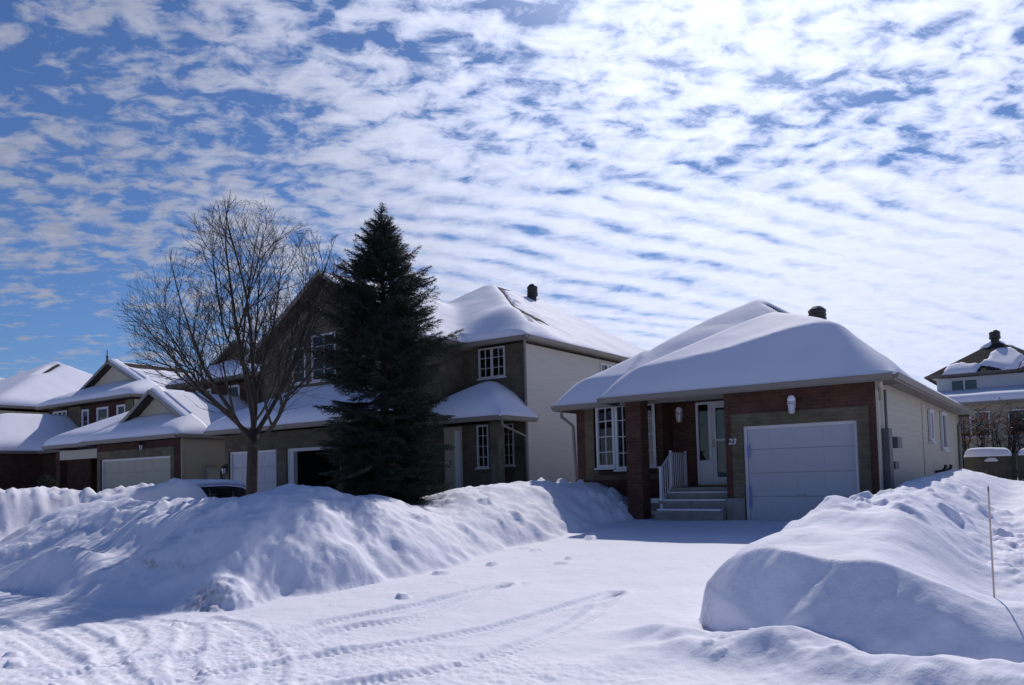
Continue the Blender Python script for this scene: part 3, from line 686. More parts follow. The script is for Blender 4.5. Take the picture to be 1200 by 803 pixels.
# right body
FT = FR(0, 21.5); FTs = FR(-14.5, 0, (0, 1))
tw = wall_open(FT, -19.0, -14.515, 0.2, 5.98, 0.3, [(-16.35, -15.25, 4.95, 6.0), (-15.42, -14.98, 1.98, 3.36)])
tw.build('front_wall', 'tan_brick', tall)
clap_wall(FTs, 21.6, 33.0, 0.2, 5.98, board=0.12, lip=0.009).build('side_wall', 'pale', tall)
MB().box(-19, -14.52, 21.81, 33.0, 0.2, 5.97).box(-23.9, -19.0, 18.85, 33, 0.2, 5.96).build('core_wall', 'pale', tall)
MB().fbox(FTs, 21.505, 21.6, -0.014, 0.03, 0.2, 5.98).build('corner_trim', 'fascia', tall)
window(tall, FT, -16.35, -15.25, 4.95, 5.975, 2, 3, 2, 0.055, -0.04, -0.25, 0.0, 'dull_white')
window(tall, FT, -15.42, -14.98, 1.98, 3.36, 2, 4, 1, 0.045, -0.04, -0.25, 0.0, 'dull_white')
window(tall, FTs, 26.65, 27.75, 5.3, 5.85, 2, 1, 2, 0.07, 0.0, 0.006, 0.0)
# vestibule with the front door
FV = FR(0, 20.3)
vw = wall_open(FV, -17.4, -14.98, 0.2, 3.32, 0.3, [(-15.58, -15.12, 1.92, 3.28), (-17.3, -16.2, 1.1, 3.28)])
vw.box(-15.75, -15.45, 20.6, 21.49, 0.2, 3.32); vw.build('vestibule_wall', 'tan_brick', tall)
MB().box(-14.83, -14.52, 19.99, 20.29, 0.2, 3.33).build('porch_pillar', 'tan_band', tall)
window(tall, FV, -15.58, -15.12, 1.92, 3.28, 2, 4, 1, 0.05, -0.04, -0.25, 0.0, 'dull_white')
td = MB().fbox(FV, -17.3, -17.2, -0.1, -0.02, 1.1, 3.28).fbox(FV, -16.3, -16.2, -0.1, -0.02, 1.1, 3.28).fbox(FV, -17.2, -16.3, -0.1, -0.02, 3.15, 3.28).fbox(FV, -16.62, -16.55, -0.1, -0.025, 1.1, 3.15)
tdo = td.build('front_door', 'ivory', tall)
MB().fbox(FV, -17.2, -16.62, -0.12, -0.06, 1.1, 3.15).build('door_leaf', 'ivory', tdo)
MB().fbox(FV, -16.55, -16.3, -0.12, -0.07, 1.1, 3.15).build('sidelight', 'lantern', tdo)
MB().tube([FV(-16.7, -0.05, 2.05), FV(-16.7, 0.0, 2.05), FV(-16.7, 0.0, 2.2)], 0.015, 6).build('handle', 'black', tdo)
# garage wing below, gable wall above
FGa = FR(0, 16.9); FGu = FR(0, 18.5); FWs = FR(-17.0, 0, (0, 1))
gw = wall_open(FGa, -24.0, -17.0, 0.2, 3.28, 0.3, [(-23.76, -21.24, 0.2, 2.70), (-20.74, -18.22, 0.2, 2.70)])
gw.box(-17.3, -17.0, 17.2, 21.49, 0.2, 3.28).box(-24.0, -23.7, 17.2, 18.6, 0.2, 3.28)
gw.build('garage_wall', 'tan_brick', tall)
for a_, b_ in ((-23.98, -23.77), (-21.235, -20.745)): MB().fbox(FGa, a_, b_, 0.002, 0.02, 0.2, 2.7).build('brick_surround', 'tan_band', tall)
garage_door(tall, FGa, -23.76, -21.24, 0.5, 2.70, 'door_white')
od = MB().fbox(FGa, -20.74, -20.45, -0.2, -0.04, 0.2, 2.70).fbox(FGa, -18.29, -18.22, -0.15, -0.04, 0.2, 2.70).fbox(FGa, -20.45, -18.29, -0.15, -0.04, 2.60, 2.70)
odo = od.build('open_doorway', 'dull_white', tall)
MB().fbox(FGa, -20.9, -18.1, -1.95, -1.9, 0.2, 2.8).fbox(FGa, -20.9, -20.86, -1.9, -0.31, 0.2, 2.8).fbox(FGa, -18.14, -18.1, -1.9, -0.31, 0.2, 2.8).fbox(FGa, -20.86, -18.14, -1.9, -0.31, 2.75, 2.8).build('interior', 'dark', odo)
# upper gable wall
gu = MB(); uc = -20.45; zp = 8.42; half = 3.45; zb = 3.6; ze_ = 6.05
a, b = uc-half, uc+half
W3 = [(-18.2-2.25-1.85+0.0), 0]
# openings of the gable window are made by stacking boxes below the eave line, then a triangle above
gu = wall_open(FGu, a, b, zb, 6.0, 0.3, [(-22.3, -21.62, 5.05, 6.0), (-21.3, -20.1, 5.05, 6.0)])
xl = lambda z: uc-(zp-z)/0.66
xr = lambda z: uc+(zp-z)/0.66
for q in ([(xl(6.0), 6.0), (-22.3, 6.0), (-22.3, 6.32), (xl(6.32), 6.32)], [(-21.62, 6.0), (-21.3, 6.0), (-21.3, 6.32), (-21.62, 6.32)], [(-20.1, 6.0), (xr(6.0), 6.0), (xr(6.32), 6.32), (-20.1, 6.32)],
          [(xl(6.32), 6.32), (-21.3, 6.32), (-21.3, 6.66), (xl(6.66), 6.66)], [(-20.1, 6.32), (xr(6.32), 6.32), (xr(6.66), 6.66), (-20.1, 6.66)], [(xl(6.66), 6.66), (xr(6.66), 6.66), (uc, zp)]):
    gu.poly([FGu(x_, 0, z_) for x_, z_ in q])
gu.box(b-0.3, b, 18.8, 21.49, 3.3, 5.98).box(a, a+0.3, 18.8, 24, 3.3, 5.98)
gu.build('gable_wall', 'tan_brick', tall)
window(tall, FGu, -22.3, -21.62, 5.05, 6.31, 1, 3, 1, 0.06, -0.04, -0.25, 0.35, 'dull_white')
window(tall, FGu, -21.3, -20.1, 5.05, 6.65, 2, 4, 1, 0.06, -0.04, -0.25, 0.35, 'dull_white')
# inner brick gable trim
it = MB()
for s_ in (-1, 1):
    p0 = (-21.15, 7.85); p1 = (-21.15+s_*1.75, 7.85-1.75*0.78)
    it.hexa([FGu(p0[0], 0.06, p0[1]-0.14), FGu(p1[0], 0.06, p1[1]-0.14), FGu(p1[0], 0.002, p1[1]-0.14), FGu(p0[0], 0.002, p0[1]-0.14),
             FGu(p0[0], 0.06, p0[1]), FGu(p1[0], 0.06, p1[1]), FGu(p1[0], 0.002, p1[1]), FGu(p0[0], 0.002, p0[1])])
it.build('gable_trim', 'fascia', tall)
tz, ts = 6.15, 0.66
tmain = hip(-24.3, -14.08, 21.08, 34.8, tz, ts)
wing = hip(-24.35, -16.55, 18.1, 30, tz, ts, 'LR')
rt = add_roof(tall, (-24.3, -14.08, 21.08, 34.8), tmain, tz)
rw = add_roof(tall, (-24.35, -16.55, 18.1, 24.6), wing, tz, flat=False, skip='B', name='gable_roof')
MB().box(-17.0, -16.56, 18.5, 21.4, tz-0.196, tz-0.17).build('soffit', 'soffit', rw)
def Ht(u, v):
    b_ = hip(-24.35, -16.55, 18.1, 27.5, tz, ts, 'LRB'); return np.maximum(hmin(tmain)(u, v), hmin(b_)(u, v))
def tt(u, v):
    t = 0.13+0.05*fbm(u*0.5, v*0.5, 131, 3)
    t = t+0.30*np.exp(-(((u+16.0)/1.7)**2+((v-22.2)/1.1)**2))            # drift on the front hip above the window
    t = t+0.22*np.exp(-(((u+18.6)/1.3)**2+((v-23.0)/1.2)**2))
    t = t*(1-0.85*(1-sst(18.6, 20.5, v)))
    s_ = (u+18.98)-(26.2-v)                                              # signed distance from the front right hip
    near_ap = sst(22.0, 22.3, v)
    bare = 1.15*np.exp(-((s_-0.25)/0.10)**2)*near_ap+1.1*sst(0.0, 0.25, s_)*np.exp(-np.clip(s_, 0, 9)/1.1)*sst(22.8, 24.5, v)*(0.55+1.5*fbm(u*2.5, v*1.4, 133, 3))
    bare = bare+0.8*np.exp(-((u+19.15)/0.14)**2)*sst(26.0, 26.4, v)
    return t-0.26*bare*(1-sst(0, -1.2, s_)) - 0.06*sst(0.6, 1.6, s_)
snow_on_roof(rt, [(-24.3, -14.08, 21.08, 34.8), (-24.35, -16.55, 18.1, 27)], Ht, tt, 0.1, 2, 0.6, eave='LRB', seed=2, amp=0.04, zmin=0.012)
# garage skirt roof and porch roof
gs = (3.45+0.52*2.05-3.45)/2.05
gp = hip(-24.4, -16.55, 16.45, 18.49, 3.45, 0.56, 'FLR')
rg = add_roof(tall, (-24.4, -16.55, 16.45, 18.49), gp, 3.45, skip='B', name='garage_roof')
snow_on_roof(rg, [(-24.4, -16.55, 16.45, 18.49)], hmin(gp), 0.28, 0.1, 2, 0.5, eave='FLR', seed=3)
pp = hip(-17.6, -14.1, 19.55, 21.49, 3.5, 0.62, 'FLR')
rq = add_roof(tall, (-17.6, -14.1, 19.55, 21.49), pp, 3.5, skip='B', name='porch_roof')
snow_on_roof(rq, [(-17.6, -14.1, 19.55, 21.49)], hmin(pp), lambda u, v: 0.34-0.18*sst(-15.0, -14.2, u), 0.08, 3, 0.6, eave='FLR', seed=4)
roof_vent(rt, -18.55, 28.3, 8.85, 9.82, 0.23)
downspout(tall, [(-14.1, 21.0, 6.0), (-14.2, 21.1, 5.85), (-14.42, 21.45, 5.7), (-14.42, 21.45, 3.7)], 'fascia')
downspout(tall, [(-14.1, 19.6, 3.35), (-14.2, 19.8, 3.2), (-14.4, 21.35, 2.9), (-14.4, 21.42, 0.8)], 'fascia')
wall_lamp(tall, FGa, -23.87, 2.1, body='black', snow=False)

# ================================================================== brick house with the beige double door
zc = 0.55
hc = thing('brick_house', 'brown brick house with wide beige garage door and a gable above it', 'house', (-29.2, 18, zc))
FC = FR(0, 16.6); FCs = FR(-26.15, 0, (0, 1))
cw = wall_open(FC, -31.95, -26.16, 0.2, 3.3, 0.3, [(-31.66, -26.79, 0.2, 2.7)])
cw.box(-31.95, -31.65, 16.9, 20.9, 0.2, 3.3); cw.build('garage_wall', 'dark_brick', hc)
MB().fbox(FC, -31.9, -31.665, 0.002, 0.02, 0.2, 3.02).fbox(FC, -26.785, -26.55, 0.002, 0.02, 0.2, 3.02).fbox(FC, -31.665, -26.785, 0.002, 0.02, 2.702, 3.02).build('brick_surround', 'olive_brick', hc)
garage_door(hc, FC, -31.66, -26.79, 0.5, 2.7, 'door_beige', cols=8)
clap_wall(FCs, 16.7, 26, 0.2, 3.3).build('side_wall', 'beige', hc)
MB().fbox(FCs, 16.605, 16.7, -0.014, 0.03, 0.2, 3.3).build('corner_trim', 'beige', hc)
MB().fbox(FCs, 17.55, 18.1, 0.02, 0.16, 1.75, 2.25).build('meter_panel', 'grey_metal', hc); MB().fbox(FCs, 18.2, 18.35, 0.02, 0.14, 1.8, 2.1).build('utility_box', ubm, hc)
wall_lamp(hc, FC, -28.5, 3.1, body='black', snow=False)
# two storey part behind
FC2 = FR(0, 20.9)
c2 = wall_open(FC2, -32.6, -26.9, 0.2, 5.9, 0.3, [(-31.7, -30.6, 4.9, 5.8), (-29.4, -28.6, 4.9, 5.8)])
c2.box(-32.6, -26.9, 21.21, 30, 0.2, 5.9); c2.build('upper_wall', 'dark_brick', hc)
window(hc, FC2, -31.7, -30.6, 4.9, 5.8, 1, 1, 2, 0.08, -0.04, -0.25, 0.0); window(hc, FC2, -29.4, -28.6, 4.9, 5.8, 1, 1, 1, 0.08, -0.04, -0.25, 0.0)
def dutch(root, rect, ze, s, vg, pitch_dir, uc, zpk, gmat, snow=0.2, seed=0, vback=None, fas='fascia', bare=None, finial=False):
    """hip skirt in front, small gable wall at vg, ridge running back"""
    u0, u1, v0, v1 = rect
    sk = hip(u0, u1, v0, v1, ze, s, 'FLR'); mainp = hip(u0, u1, v0, v1, ze, s, 'LR'+('B' if vback else ''))
    rs = add_roof(root, (u0, u1, v0, vg), sk, ze, fas, skip='B', name='skirt_roof')
    rm = add_roof(root, (u0, u1, vg+0.001, v1), mainp, ze, fas, skip='F' + ('' if vback else 'B'))
    zs = ze+s*(vg-v0)
    hw = (zpk-zs)/s
    g = MB(); g.poly([(uc-hw, vg+0.0, zs-0.02), (uc+hw, vg+0.0, zs-0.02), (uc, vg+0.0, zpk-0.02)]); g.build('gable', gmat, root)
    # projecting gable verge
    ov = 0.4; wl = (uc-hw-0.35, uc+hw+0.35)
    vp = hip(wl[0]-0.0, wl[1], 0, 0, zpk-s*(wl[1]-uc), s, 'LR')
    rv = add_roof(root, (wl[0], wl[1], vg-ov, vg+0.05), [(p[0], p[1], p[2]+0.03) for p in vp], 0, fas, flat=False, skip='BLR', name='gable_roof', drop=0.14)
    snow_on_roof(rs, [(u0, u1, v0, vg)], hmin(sk), snow*1.2, 0.13, 2, 0.5, eave='FLR', seed=seed)
    snow_on_roof(rm, [(u0, u1, vg+0.05, v1)], hmin(mainp), bare or snow, 0.14, 2, 0.5, eave='LR'+('B' if vback else ''), seed=seed+1)
    snow_on_roof(rv, [(wl[0], wl[1], vg-ov+0.06, vg+0.1)], hmin(vp), snow*0.6, 0.08, 0, 0.4, eave='F', seed=seed+2, zmin=0.07, edge_out=0.0, amp=0.02)
    if finial: MB().lathe((uc, vg-ov, zpk), [(0.09, -0.05), (0.05, 0.15), (0.08, 0.25), (0.03, 0.34), (0.02, 0.62)], 8).build('finial', 'dark_fascia', root)
    return rs, rm
dutch(hc, (-32.35, -25.75, 16.2, 21.6), 3.45, 0.56, 17.5, 1, -29.05, 5.3, 'beige', 0.16, 11)
dutch(hc, (-33.1, -26.5, 20.35, 31), 6.1, 0.56, 21.9, 1, -29.8, 7.9, 'tan_brick', 0.16, 15, True, 'dark_fascia')
# entry porch left of its garage
MB().box(-36.0, -31.96, 19.0, 20.88, 0.2, 3.25).build('entry_wall', 'dark_brick', hc)
MB().box(-35.9, -35.6, 16.9, 17.2, 0.2, 3.2).build('porch_pillar', 'dark_brick', hc)
MB().box(-35.6, -32.36, 16.9, 17.1, 2.82, 3.2).build('porch_beam', 'ivory', hc)
MB().box(-35.5, -32.0, 17.2, 17.4, 0.2, 1.45).build('porch_wall', 'concrete', hc)
ep = hip(-36.3, -32.0, 16.55, 20.9, 3.45, 0.5, 'FL')
re_ = add_roof(hc, (-36.3, -32.36, 16.55, 20.88), ep, 3.45, skip='BR', name='porch_roof')
snow_on_roof(re_, [(-36.3, -32.36, 16.55, 20.88)], hmin(ep), 0.3, 0.13, 2, 0.5, eave='FL', seed=21)

# ================================================================== house with three narrow upper windows
hd = thing('brick_house', 'dark brick house with three narrow upper windows and a spiked gable', 'house', (-41.5, 19, zc))
FDd = FR(0, 21.0)
d1 = wall_open(FDd, -45.4, -36.95, 0.2, 5.85, 0.3, [(-44.95, -43.45, 4.5, 5.75), (-41.9, -41.2, 4.4, 5.65), (-40.4, -39.3, 4.4, 5.65), (-38.5, -37.7, 4.4, 5.65)])
d1.build('front_wall', 'dark_brick', hd)
for a_, b_ in ((-43.2, -41.95), (-37.65, -36.98)): MB().fbox(FDd, a_, b_, 0.003, 0.05, 3.5, 5.85).build('brick_band', 'olive_brick', hd)
clap_wall(FR(-36.94, 0, (0, 1)), 21.0, 30, 0.2, 5.85).build('side_wall', 'cream', hd)
MB().box(-45.4, -36.95, 21.31, 30, 0.2, 5.84).build('core_wall', 'cream', hd)
window(hd, FDd, -44.95, -43.45, 4.5, 5.75, 1, 1, 3, 0.09, -0.04, -0.2, 0.35)
for a, b in ((-41.9, -41.2), (-40.4, -39.3), (-38.5, -37.7)): window(hd, FDd, a, b, 4.4, 5.65, 1, 2, 1, 0.1, -0.04, -0.2, 0.25, curt='teal')
def bd(u, v): return 0.18-0.30*np.exp(-((u+40.9)/0.9)**2)*sst(21.5, 23, v)*sst(-41.4, -40.9, u)+0.04*fbm(u, v, 7, 3)
dutch(hd, (-45.85, -36.4, 20.55, 31), 6.05, 0.46, 22.3, 1, -41.1, 8.2, 'cream', 0.2, 31, True, bare=bd, finial=True)
MB().box(-46.2, -40.9, 15.4, 20.99, 0.2, 3.3).box(-40.9, -36.31, 18.6, 20.98, 0.2, 3.28).build('lower_wall', 'dark_brick', hd)
lp = hip(-46.6, -40.5, 15.0, 20.99, 3.45, 0.6, 'FLR'); lp2 = hip(-42, -36.32, 18.2, 20.98, 3.45, 0.32, 'F')
rl = add_roof(hd, (-46.6, -40.5, 15.0, 20.99), lp, 3.45, skip='B', name='lower_roof')
rl2 = add_roof(hd, (-40.5, -36.32, 18.2, 20.98), lp2, 3.45, skip='BLR', name='entry_roof')
snow_on_roof(rl, [(-46.6, -40.5, 15.0, 20.99)], hmin(lp), 0.3, 0.14, 2, 0.5, eave='FLR', seed=41)
snow_on_roof(rl2, [(-40.55, -36.32, 18.2, 20.98)], hmin(lp2), 0.2, 0.14, 2, 0.5, eave='F', seed=42)

# ================================================================== pale house at the far left
he = thing('pale_house', 'pale sided house with low hipped snowy roof farthest down the street', 'house', (-53, 25, zc))
clap_wall(FR(-47.6, 0, (0, 1)), 19.3, 31, 0.2, 5.95).build('side_wall', 'cream', he)
MB().box(-59, -47.62, 19.3, 31, 0.2, 5.94).build('core_wall', 'cream', he)
pe = hip(-60, -47.0, 18.9, 31.4, 6.2, 0.55)
r_e = add_roof(he, (-60, -47.0, 18.9, 31.4), pe, 6.2)
def te(u, v):
    s1 = np.abs((u+53.25)-(25.15-v)); s2 = np.abs((u+53.25)-(v-25.15))
    return 0.25-0.36*(np.exp(-(s1/0.4)**2)*sst(-53.4, -53.0, u)*(1-sst(-51.6, -50.8, u))+np.exp(-(s2/0.3)**2)*sst(-53.4, -53.0, u)*(1-sst(-49, -48, u)))
snow_on_roof(r_e, [(-60, -47.0, 18.9, 31.4)], hmin(pe), te, 0.14, 1, 0.6, seed=51)
hf = thing('pale_house', 'house behind whose bare dark shingle ridge shows over the far left roof', 'house', (-66, 28, zc))
MB().box(-72, -60.5, 20, 34, 0.2, 5.94).build('wall', 'cream', hf)
pf = hip(-72.5, -60.1, 19.6, 34.4, 6.3, 0.6)
r_f = add_roof(hf, (-72.5, -60.1, 19.6, 34.4), pf, 6.3)
snow_on_roof(r_f, [(-72.5, -60.1, 19.6, 34.4)], hmin(pf), lambda u, v: 0.2-0.5*sst(0.0, 0.35, fbm(u*0.4, v*0.4, 5, 3)), 0.16, 1, 0.6, seed=52)

# ================================================================== blue grey house behind, right
hr = thing('blue_grey_house', 'blue grey house with dark half bare hip roof and chimney pot behind the fence', 'house', (-1.5, 47, 0.7))
FH = FR(0, 45.0)
hw_ = wall_open(FH, -5.35, 3.2, 0.4, 5.95, 0.3, [(-4.75, -3.55, 5.0, 5.85), (-0.6, 0.6, 4.9, 5.85)]); hw_.build('wall', 'blue', hr)
MB().box(-5.35, 3.2, 45.31, 54, 0.4, 5.94).build('core_wall', 'blue', hr)
window(hr, FH, -4.75, -3.55, 5.0, 5.85, 1, 1, 2, 0.06, -0.04, -0.2, 0.5, frame='blue', curt='teal'); window(hr, FH, -0.6, 0.6, 4.9, 5.85, 1, 1, 2, 0.06, -0.04, -0.2, 0.4, curt='teal')
MB().box(-5.3, 3.1, 43.2, 44.99, 0.4, 4.42).build('sunroom_wall', 'beige', hr)
for k in range(3): window(hr, FR(0, 43.2), -4.6+k*2.3, -3.0+k*2.3, 2.9, 4.1, 1, 1, 2, 0.06, 0.01, 0.016, 0.0)
ps = hip(-5.6, 3.4, 42.8, 44.99, 4.55, 0.2, 'F')
r_s = add_roof(hr, (-5.6, 3.4, 42.8, 44.99), ps, 4.55, skip='B', name='sunroom_roof')
snow_on_roof(r_s, [(-5.6, 3.4, 42.8, 44.99)], hmin(ps), 0.32, 0.15, 1, 0.5, eave='FLR', seed=61)
pr = hip(-5.75, 0.05, 44.6, 52, 6.1, 0.62)
r_h = add_roof(hr, (-5.75, 0.05, 44.6, 52), pr, 6.1, 'dark_fascia')
def tr_(u, v): return 0.16-0.30*sst(-0.02, 0.12, fbm(u*0.7, v*0.7, 5, 3)+0.35*sst(45.4, 46.6, v)+0.25*sst(-3.2, -5.2, u)-0.18)
snow_on_roof(r_h, [(-5.75, 0.05, 44.6, 52)], hmin(pr), tr_, 0.12, 1, 0.4, seed=62)
pr2 = hip(-1.75, 4.2, 43.9, 52, 6.1, 0.55)
r_h2 = add_roof(hr, (-1.75, 4.2, 44.2, 52), pr2, 6.1, 'dark_fascia', name='dormer_roof')
snow_on_roof(r_h2, [(-1.75, 4.2, 44.2, 52)], hmin(pr2), 0.25, 0.15, 1, 0.4, seed=63)
roof_vent(r_h, -2.9, 47.4, 7.6, 8.45, 0.26)

# ================================================================== fence, bush behind it, stake
fz = 0.6
fn = thing('wooden_fence', 'brown board fence beside the bungalow with a thick snow cap', 'fence', (-2.4, 33.4, fz))
fb = MB(); x = -3.22
while x < -1.78: fb.box(x, x+0.135, 33.4, 33.43, fz, 1.84); x += 0.14
fb.build('boards', 'wood', fn)
MB().box(-3.22, -1.74, 33.43, 33.48, 1.55, 1.68).box(-3.22, -1.74, 33.36, 33.52, 1.842, 1.9).build('rail', 'wood', fn)
MB().box(-1.73, -1.6, 33.36, 33.5, fz, 1.98).build('post', plain('dark post', (0.05, 0.042, 0.035), 0.8), fn)
def snow_cap(name, parent, u0, u1, v0, v1, z, h, seed):
    return snow_on_roof(parent, [(u0, u1, v0, v1)], lambda u, v: z+0*u, h, 0.06, 1, 0.28, seed=seed, amp=0.08, name=name)
snow_cap('snow_cap', fn, -3.15, -1.78, 33.2, 33.7, 1.9, 0.24, 71)
snow_cap('snow_cap', fn, -2.5, -2.2, 33.2, 33.38, 1.72, 0.08, 72)
f2 = thing('wooden_fence', 'dark brown fence panel right of the post at the edge of the frame', 'fence', (-0.5, 33.6, fz))
fb = MB(); x = -1.58
while x < 2.5: fb.box(x, x+0.135, 33.6, 33.63, fz, 1.86); x += 0.14
fb.build('boards', 'wood', f2); MB().box(-1.58, 2.5, 33.63, 33.68, 1.5, 1.62).box(-1.58, 2.5, 33.58, 33.7, 1.862, 1.91).build('rail', 'wood', f2)
snow_cap('snow_cap', f2, -1.5, 2.4, 33.5, 33.85, 1.91, 0.2, 73)

sk = thing('marker_stake', 'thin pinkish wooden stake stuck in the snowbank', 'stake', (-0.58, 7.75, gz(-0.58, 7.75)))
zs_ = gz(-0.58, 7.75)
MB().tube([(-0.578, 7.745, zs_-0.2), (-0.58, 7.75, zs_+0.44), (-0.58, 7.755, zs_+0.88)], [0.0078, 0.0074, 0.007], 6).build('shaft', 'stake', sk)
MB().lathe((-0.58, 7.755, zs_+0.88), [(0.0072, 0), (0.0072, 0.03), (0.004, 0.05)], 6).build('tip', plain('weathered tip', (0.30, 0.22, 0.2), 0.8), sk)

# ================================================================== trees and shrubs
def seg_mesh(name, segs, m, parent, n=5):
    """segs: list of (points, radii); numpy tubes in world-up local coordinates of the parent"""
    V = []; F = []; c = 0
    for pts, rad in segs:
        k = len(pts); P = np.array(pts); d = np.gradient(P, axis=0); d /= np.maximum(np.linalg.norm(d, axis=1, keepdims=True), 1e-9)
        ref = np.array([0, 0, 1.0]) if abs(d[0, 2]) < 0.85 else np.array([1.0, 0, 0])
        x = np.cross(d, ref); x /= np.maximum(np.linalg.norm(x, axis=1, keepdims=True), 1e-9); y = np.cross(d, x)
        t = np.arange(n)*2*math.pi/n
        ring = P[:, None, :]+np.array(rad)[:, None, None]*(x[:, None, :]*np.cos(t)[None, :, None]+y[:, None, :]*np.sin(t)[None, :, None])
        V.append(ring.reshape(-1, 3))
        for i in range(k-1):
            for j in range(n): F.append((c+i*n+j, c+i*n+(j+1) % n, c+(i+1)*n+(j+1) % n, c+(i+1)*n+j))
        F.append(tuple(c+(k-1)*n+j for j in range(n))); c += k*n
    me = bpy.data.meshes.new(name); me.from_pydata(np.concatenate(V).tolist(), [], F)
    me.polygons.foreach_set('use_smooth', np.ones(len(me.polygons), bool)); me.materials.append(M[m])
    o = bpy.data.objects.new(name, me); col.objects.link(o); o.parent = parent; o['base'] = list(parent['base'])
    return o
def tree_root(name, label, cat, u, v, z, group=None):
    o = thing(name, label, cat, (u, v, z), group); return o
def grow(p, d, length, r0, r1, n, up, wig):
    pts = [np.array(p)]; d = np.array(d, float); d /= np.linalg.norm(d)
    for i in range(n):
        d = d+np.array([0, 0, up])+rng.normal(0, wig, 3); d /= np.linalg.norm(d); pts.append(pts[-1]+d*length/n)
    return np.array(pts), np.linspace(r0, r1, n+1)
def perp(d):
    a = np.cross(d, rng.normal(size=3)); return a/np.linalg.norm(a)
def bare_tree():
    u, v = -14.3, 10.7; z = gz(u, v)-0.15
    root = tree_root('bare_maple_tree', 'leafless vase shaped tree on the snowbank left of the spruce', 'tree', u, v, z)
    big = []; mid = []; fine = []
    H0 = 1.95
    tp, tr = grow((0, 0, 0), (0.01, 0.0, 1), H0, 0.125, 0.105, 6, 0.02, 0.03); tr[0] = 0.16; tr[1] = 0.125; big.append((tp, tr))
    top = 7.15
    def env(p):      # crown envelope, 1 inside .. 0 outside
        t = (p[2]-1.6)/(top-1.6)
        rmax = 2.75*np.sin(np.clip(0.18+t*0.86, 0, 1)*math.pi)**0.6 if t > 0 else 0.6
        return p[2] < top and math.hypot(p[0], p[1]) < rmax
    limbs = []
    for k in range(7):
        az = k*2.4+rng.normal(0, 0.2); h = H0-0.42+0.07*k
        tilt = [1.0, 0.75, 1.1, 0.55, 0.85, 0.36, 0.08][k]
        ln = [4.3, 4.8, 4.2, 5.0, 4.7, 5.2, 5.3][k]
        i = min(h/H0*6, 6); b = tp[int(i)]*(1-i % 1)+tp[min(int(i)+1, 6)]*(i % 1)
        l = grow(b, (math.sin(tilt)*math.cos(az), math.sin(tilt)*math.sin(az), math.cos(tilt)), ln*0.97, 0.052, 0.004, 14, 0.06, 0.06); limbs.append(l)
        for c in range(3):
            x = rng.uniform(2.0, 6.0)+c*0.6; q = int(x); p = l[0][q]; d = l[0][q+1]-l[0][q]; d /= np.linalg.norm(d); o = perp(d); o[2] = abs(o[2])*0.3
            dd = d*math.cos(0.55)+o*math.sin(0.55); l2 = ln*(1-q/14)*rng.uniform(0.75, 0.95)
            for _ in range(4):
                if env(p+dd*l2*0.85+np.array([0, 0, l2*0.1])): break
                l2 *= 0.85
            limbs.append(grow(p, dd, l2, min(0.03, l[1][q]*0.72), 0.0035, 11, 0.075, 0.05))
    def sub(parent, lvl):
        P, Rr = parent; n = len(P); L_ = np.linalg.norm(P[-1]-P[0])
        cnt = {1: 9, 2: 6, 3: 3}[lvl]
        for c in range(cnt):
            t = 0.18+0.8*(c+rng.random()*0.8)/cnt; x = t*(n-1); i = min(int(x), n-2); f = x-i
            p = P[i]*(1-f)+P[i+1]*f; d = P[i+1]-P[i]; d /= np.linalg.norm(d); r = Rr[i]*(1-f)+Rr[i+1]*f
            a = rng.uniform(0.4, 0.85); q = perp(d); dd = d*math.cos(a)+q*math.sin(a)
            if dd[2] < -0.1: dd[2] *= -0.4
            ln = {1: rng.uniform(1.1, 2.1)*(1.15-0.75*t), 2: rng.uniform(0.45, 0.95), 3: rng.uniform(0.18, 0.42)}[lvl]
            for _ in range(4):
                if env(p+dd*ln*0.9): break
                ln *= 0.7
            r0 = min(r*0.62, {1: 0.013, 2: 0.0068, 3: 0.0042}[lvl]); r1 = {1: 0.004, 2: 0.0032, 3: 0.0025}[lvl]; r0 = max(r0, r1)
            ch = grow(p, dd, ln, r0, r1, {1: 7, 2: 4, 3: 3}[lvl], 0.05, 0.09)
            (mid if lvl == 1 else fine).append(ch)
            if lvl < 3: sub(ch, lvl+1)
    for l in limbs: big.append(l); sub(l, 1)
    seg_mesh('trunk', big, 'bark', root, 10)
    cr = seg_mesh('crown', mid, 'bark', root, 5)
    seg_mesh('twigs', fine, 'twig', cr, 3)
    return root, limbs
tree, limbs = bare_tree()
# bird nest lodged in a fork
P = limbs[12][0][9]; tb_ = tree['base']
nest = MB()
nu, nv, nz = tb_[0]+P[0], tb_[1]+P[1], tb_[2]+P[2]
nest.lathe((nu, nv, nz-0.05), [(0.02, -0.1), (0.10, -0.05), (0.135, 0.04), (0.12, 0.09), (0.06, 0.05)], 12)
for k in range(70):
    a = rng.uniform(0, 6.28); b = a+rng.uniform(0.5, 1.6); r = rng.uniform(0.09, 0.17); s_ = rng.uniform(-0.12, 0.1)
    nest.tube([(nu+r*math.cos(a), nv+r*math.sin(a), nz+s_), (nu+r*1.1*math.cos((a+b)/2), nv+r*1.1*math.sin((a+b)/2), nz+s_+0.01), (nu+r*math.cos(b), nv+r*math.sin(b), nz+s_+rng.uniform(-.03, .03))], 0.006, 3)
no = nest.build('bird_nest', 'straw', None, base=(nu, nv, nz)); tag(no, 'dark bird nest lodged high in the leafless tree', 'nest')

